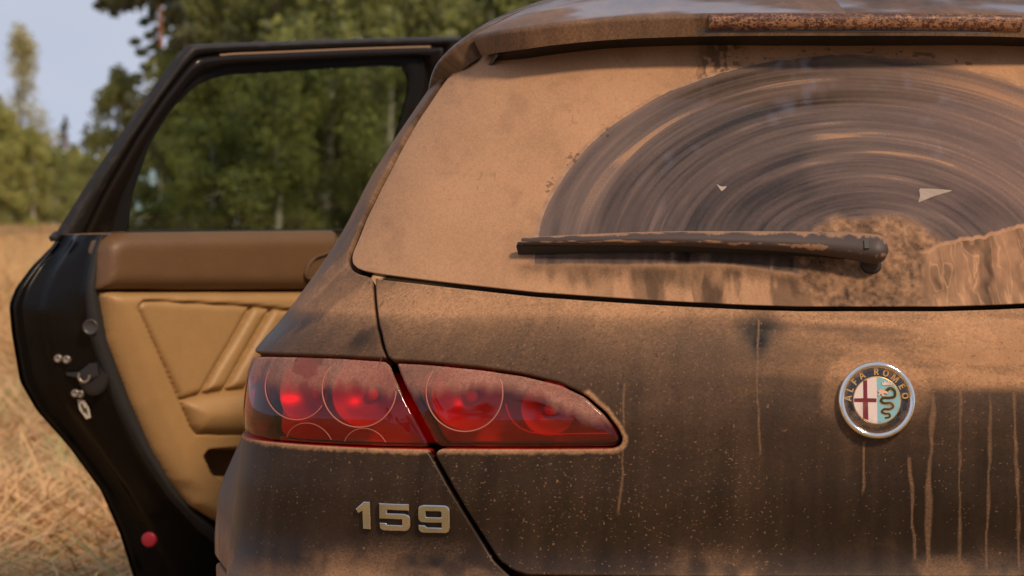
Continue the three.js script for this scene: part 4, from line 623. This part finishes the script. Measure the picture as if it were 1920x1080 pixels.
function treeModel(kind, seed, h) {
  const rand = rng(seed), lean = (rand() - .5) * .06 * h, trunkPts = [V(0, -.3, 0), V(lean * .3, h * .35, (rand() - .5) * .2), V(lean * .7, h * .7, (rand() - .5) * .3), V(lean, h * .97, 0)], axis = new THREE.CatmullRomCurve3(trunkPts), clumps = [], limbs = [];
  const add = (s, len, r, n, drop, fl) => { const p = axis.getPoint(s), a = rand() * 2 * Math.PI, e = V(p.x + Math.cos(a) * len, p.y + drop, p.z + Math.sin(a) * len), m = p.clone().lerp(e, .5); m.y += .08 * len; limbs.push(limb([p.clone().setY(p.y - .1), m, e], .012 * h * (1 - s) * .35 + .012, .008, 5)); clumps.push([e.x, e.y, e.z, r, n, fl], [m.x, m.y + r * .2, m.z, r * .8, Math.round(n * .7), fl]); };
  if (kind === 'pine') for (let k = 0; k < 46; k++) { const s = lerp(.22, .99, Math.pow(rand(), .75)), len = h * .23 * (1 - .62 * s) * (.45 + .8 * rand()); add(s, len, h * .052 * (.7 + .6 * rand()), 115, .04 * h * (rand() - .2), .55); }
  else if (kind === 'spruce') for (let k = 0; k < 52; k++) { const s = lerp(.08, .98, (k + rand()) / 52), len = h * .22 * (1.03 - s) * (.7 + .5 * rand()); add(s, len, h * .035 * (1.25 - s), 80, -.10 * len * 2, .6); }
  else if (kind === 'thin') for (let k = 0; k < 34; k++) { const s = lerp(.08, .99, Math.pow(rand(), 1.2)), len = h * .15 * (1.15 - s) * (.5 + rand()); add(s, len, h * .06, 130, .05 * h * rand(), 1.3); }
  else for (let k = 0; k < 44; k++) { const s = lerp(.07, .99, Math.pow(rand(), .9)), len = h * .21 * Math.sin(Math.PI * clamp(.12 + .86 * s)) * (.4 + .8 * rand()); add(s, len, h * .062 * (.7 + .5 * rand()), 105, h * .03 * (rand() - .7), 1.15); }
  const tint = { pine: [[.112, .120, .034], [.21, .19, .055]], spruce: [[.07, .095, .03], [.11, .13, .04]], thin: [[.42, .40, .18], [.52, .46, .22]], birch: [[.190, .222, .044], [.32, .32, .07]], gold: [[.33, .35, .075], [.48, .43, .12]] }[kind];
  return { trunk: mergeGeometries([limb(trunkPts, .018 * h + .03, .02, 9), ...limbs]), crown: leaves(rand, clumps, { pine: .30, spruce: .26, thin: .17, birch: .26, gold: .24 }[kind] * (h / 12) ** .5, tint[0], tint[1]), bark: kind === 'pine' || kind === 'spruce' ? M.pine : M.birch };
}
const MODELS = { pine: [[11, 16], [12, 18]].map((a) => treeModel('pine', ...a)), birch: [[21, 11], [22, 12], [23, 10]].map((a) => treeModel('birch', ...a)), gold: [[31, 8], [32, 7]].map((a) => treeModel('gold', ...a)), spruce: [[41, 14]].map((a) => treeModel('spruce', ...a)), thin: [[51, 12]].map((a) => treeModel('thin', ...a)) };
const BASE = { pine: [16, 18], birch: [11, 12, 10], gold: [8, 7], spruce: [14], thin: [12] };
const KIND = { pine: 'pine_tree', birch: 'birch_tree', gold: 'birch_tree', spruce: 'spruce_tree', thin: 'birch_tree' };
let turn = 0;
function tree(kind, variant, x, z, h, label, group) {
  const m = MODELS[kind][variant % MODELS[kind].length], t = thing(KIND[kind], label, 'tree', group), s = h / BASE[kind][variant % MODELS[kind].length];
  part('trunk', m.trunk, m.bark, t); part('crown', m.crown, M.leaf, t);
  t.position.set(x, groundY(x, z) - .02, z); t.scale.setScalar(s); t.rotation.y = (turn += 2.4); return t;
}
const away = (bearing, d) => [-.471 + bearing * d, 3.1 - d];                   // bearing: metres sideways per metre along the car's axis
// the wood behind the open door
const WOOD = [['pine', 0, -.128, 74, 17], ['pine', 1, -.104, 82, 19], ['pine', 0, -.080, 76, 18], ['pine', 1, -.055, 84, 19], ['pine', 0, -.022, 78, 18], ['pine', 1, .012, 82, 19], ['pine', 0, .055, 80, 18], ['pine', 1, .10, 78, 18], ['pine', 0, .16, 82, 18], ['pine', 1, .22, 78, 19],
  ['birch', 0, -.138, 72, 6.5], ['pine', 1, -.126, 86, 20], ['birch', 2, -.146, 64, 4], ['birch', 1, -.124, 60, 5.5], ['birch', 2, -.098, 58, 5], ['birch', 0, -.088, 60, 6], ['birch', 2, -.052, 58, 6], ['birch', 1, -.026, 60, 6], ['birch', 1, -.112, 66, 9], ['birch', 2, -.078, 64, 10], ['birch', 0, -.062, 69, 9], ['birch', 1, -.040, 66, 8.5], ['birch', 2, -.008, 68, 9], ['birch', 0, .03, 66, 9], ['birch', 1, .08, 68, 9], ['birch', 2, .13, 66, 9], ['spruce', 0, -0.146, 100, 12.0], ['spruce', 0, -0.133, 107, 13.0], ['spruce', 0, -0.121, 102, 14.0], ['spruce', 0, -0.108, 109, 15.0], ['spruce', 0, -0.096, 104, 12.0], ['spruce', 0, -0.083, 111, 13.0], ['spruce', 0, -0.071, 106, 14.0], ['spruce', 0, -0.058, 101, 15.0], ['spruce', 0, -0.046, 108, 12.0], ['spruce', 0, -0.033, 103, 13.0], ['spruce', 0, -0.021, 110, 14.0], ['spruce', 0, -0.008, 105, 15.0], ['spruce', 0, -.104, 90, 16], ['spruce', 0, -.070, 94, 17], ['spruce', 0, -.034, 92, 16], ['spruce', 0, .0, 96, 17]];
for (let k = 0; k < 14; k++) WOOD.push(['spruce', 0, .006 + k * .0125, 98 + (k * 7) % 12, 13 + (k * 5) % 5]);
for (const [k, v, b, d, h] of WOOD) { const [x, z] = away(b, d); tree(k, v, x, z, h, { pine: 'tall dark pine of the wood behind the open door', birch: 'bright green birch at the edge of the wood behind the open door', spruce: 'dark spruce deep in the wood behind the pines' }[k], { pine: 'pines of the wood', birch: 'birches at the edge of the wood', spruce: 'spruces deep in the wood' }[k]); }
for (const [v, b, d, h] of [[0, -.164, 82, 6.2], [1, -.158, 88, 4.6]]) { const [x, z] = away(b, d); tree('gold', v, x, z, h, 'small yellowing birch at the open corner of the dark wood', 'yellowing birches at the corner of the wood'); }
// the low far trees in the gap beside the wood
{ const [x, z] = away(-.2055, 150); tree('thin', 0, x, z, 12.6, 'slender half bare birch rising above the low far trees', undefined); }
const FAR = [[1, -.216, 140, 8.2], [1, -.2085, 143, 7.4], [1, -.1995, 141, 6.4], [0, -.193, 146, 5.8], [0, -0.2260, 182, 7.0], [1, -0.2208, 193, 6.9], [0, -0.2156, 187, 6.7], [1, -0.2104, 198, 6.6], [0, -0.2052, 192, 6.5], [1, -0.2000, 186, 6.3], [0, -0.1948, 197, 6.2], [1, -0.1896, 191, 6.1], [0, -0.1844, 185, 6.0], [1, -0.1792, 196, 5.8], [0, -0.1740, 190, 5.7], [1, -0.1688, 184, 5.6], [0, -.222, 150, 8.4], [1, -.213, 160, 7.6], [0, -.2045, 148, 6.9], [1, -.197, 170, 6.6], [0, -.190, 165, 6.3], [1, -.183, 175, 6.4], [0, -.176, 168, 5.8], [1, -.169, 172, 5.9], [0, -.235, 155, 8], [1, -.25, 160, 8], [0, -.27, 150, 8.5], [1, -.29, 155, 8], [0, -.315, 150, 8.5], [1, -.34, 156, 8.5]];
for (const [v, b, d, h] of FAR) { const [x, z] = away(b, d); tree(v ? 'gold' : 'birch', v + 1, x, z, h, 'low young birch in the far row across the field', 'far row of young birches'); }
for (const [b, d, h] of [[-.1855, 260, 12.6], [-.1775, 270, 12.2], [-.194, 280, 11.6], [-.1715, 265, 12]]) { const [x, z] = away(b, d); tree('spruce', 0, x, z, h, 'distant dark spruce tip above the far row of birches', 'distant spruces'); }
// trees on the near side of the field, mirrored in the chrome and paint
for (let k = 0; k < 13; k++) { const x = -34 + k * 5.6, z = 42 + 5 * h2(k, 3); tree(k % 3 === 1 ? 'pine' : 'birch', k, x, z, k % 3 === 1 ? 13 : 9.5, k % 3 === 1 ? 'pine across the field from the tailgate' : 'birch across the field from the tailgate', k % 3 === 1 ? 'pines facing the tailgate' : 'birches facing the tailgate'); }

// ---------------------------------------------------------------- dry grass
{
  const rand = rng(77);
  const tuft = (n, spread, curve) => { const pos = [], idx = []; for (let k = 0; k < n; k++) { const a = rand() * 6.283, r = spread * Math.sqrt(rand()), bx = r * Math.cos(a), bz = r * Math.sin(a), h = .55 + .45 * rand(), d = rand() * 6.283, l = curve * (.3 + rand()), w = .010 + .010 * rand(), f = rand() * 6.283, i0 = pos.length / 3; for (let j = 0; j <= 3; j++) { const s = j / 3, ww = w * (1 - s * .92), x = bx + Math.cos(d) * l * s * s, z = bz + Math.sin(d) * l * s * s, y = h * s * (1 - .18 * s * l); pos.push(x - ww * Math.cos(f), y, z - ww * Math.sin(f), x + ww * Math.cos(f), y, z + ww * Math.sin(f)); if (j) { const q = i0 + 2 * j; idx.push(q - 2, q - 1, q, q - 1, q + 1, q); } } } const g = new THREE.BufferGeometry(); g.setAttribute('position', new THREE.Float32BufferAttribute(pos, 3)); g.setIndex(idx); g.computeVertexNormals(); return g; };
  const gm = mat(0xffffff, .9, { transmission: .25, thickness: 0 });
  const field = (name, label, geo, spots) => { const m = new THREE.InstancedMesh(geo, gm, spots.length), o = new THREE.Object3D(), c = new THREE.Color(); spots.forEach(([x, z, h, wd, g], i) => { o.position.set(x, groundY(x, z) - .015, z); o.rotation.set((rand() - .5) * .3, rand() * 6.283, (rand() - .5) * .3); o.scale.set(wd, h, wd); o.updateMatrix(); m.setMatrixAt(i, o.matrix); const k = .85 + .3 * rand(); c.setRGB(lerp(.74, .34, g) * k, lerp(.445, .33, g) * k, lerp(.205, .09, g) * k); m.setColorAt(i, c); }); m.name = name; m.castShadow = m.receiveShadow = true; m.userData = { kind: 'stuff', label, category: 'grass' }; scene.add(m); };
  const underCar = (x, z) => Math.abs(x) < .95 && z < .1 && z > -4.7;
  const near = [], mid = [], far = [];
  for (let k = 0; k < 34000; k++) { const x = -7 + 10 * rand(), z = -14 + 15.5 * rand(), g = sst(.5, .72, fbm(x * .9 + 3, z * .9, 3)); if (underCar(x, z)) continue; near.push([x, z, .10 + .16 * rand() * fbm(x * .8, z * .8 + 30, 2) * 2, .75 + .5 * rand(), rand() < .12 + .5 * g ? .6 + .4 * rand() : .15 * rand()]); }
  for (let k = 0; k < 26000; k++) { const d = 15 + 40 * Math.pow(rand(), 1.4), x = -.47 + (-.42 + .56 * rand()) * d, z = 3.1 - d, t = sst(14, 26, d); mid.push([x, z, lerp(.22, .52, t) * (.6 + .8 * rand()), .8 + .6 * rand(), rand() < .10 ? .7 : .2 * rand()]); }
  for (let k = 0; k < 22000; k++) { const d = 50 + 110 * rand(), [x, z] = away(-.45 + .75 * rand(), d); far.push([x, z, .55 * (.6 + .7 * rand()), 2.2 + 1.2 * rand(), rand() < .12 ? .6 : .2 * rand()]); }
  field('short_dry_grass', 'short trampled dry grass round the car', tuft(16, .09, .55), near);
  field('tall_dry_grass', 'tall golden dry grass of the field behind the door', tuft(18, .13, .35), mid);
  field('far_dry_grass', 'far golden grass in front of the trees', tuft(16, .22, .3), far);
  const litter = []; for (let k = 0; k < 500; k++) litter.push([-6 + 7 * rand(), -12 + 12 * rand()]);
  const lg = new THREE.BufferGeometry(); lg.setAttribute('position', new THREE.Float32BufferAttribute([-.035, 0, 0, 0, .012, -.022, .04, .004, 0, 0, .010, .024], 3)); lg.setIndex([0, 2, 1, 0, 3, 2]); lg.computeVertexNormals();
  const lm = new THREE.InstancedMesh(lg, mat(lin(.50, .30, .16), .85), litter.length), o = new THREE.Object3D(); litter.forEach(([x, z], i) => { o.position.set(x, groundY(x, z) + .05 + .05 * rand(), z); o.rotation.set(rand() - .5, rand() * 6.28, rand() - .5); o.scale.setScalar(.6 + .9 * rand()); o.updateMatrix(); lm.setMatrixAt(i, o.matrix); }); lm.name = 'leaf_litter'; lm.castShadow = lm.receiveShadow = true; lm.userData = { kind: 'stuff', label: 'pale fallen leaves caught in the short grass', category: 'leaves' }; scene.add(lm);
}
renderer.render(scene, camera);
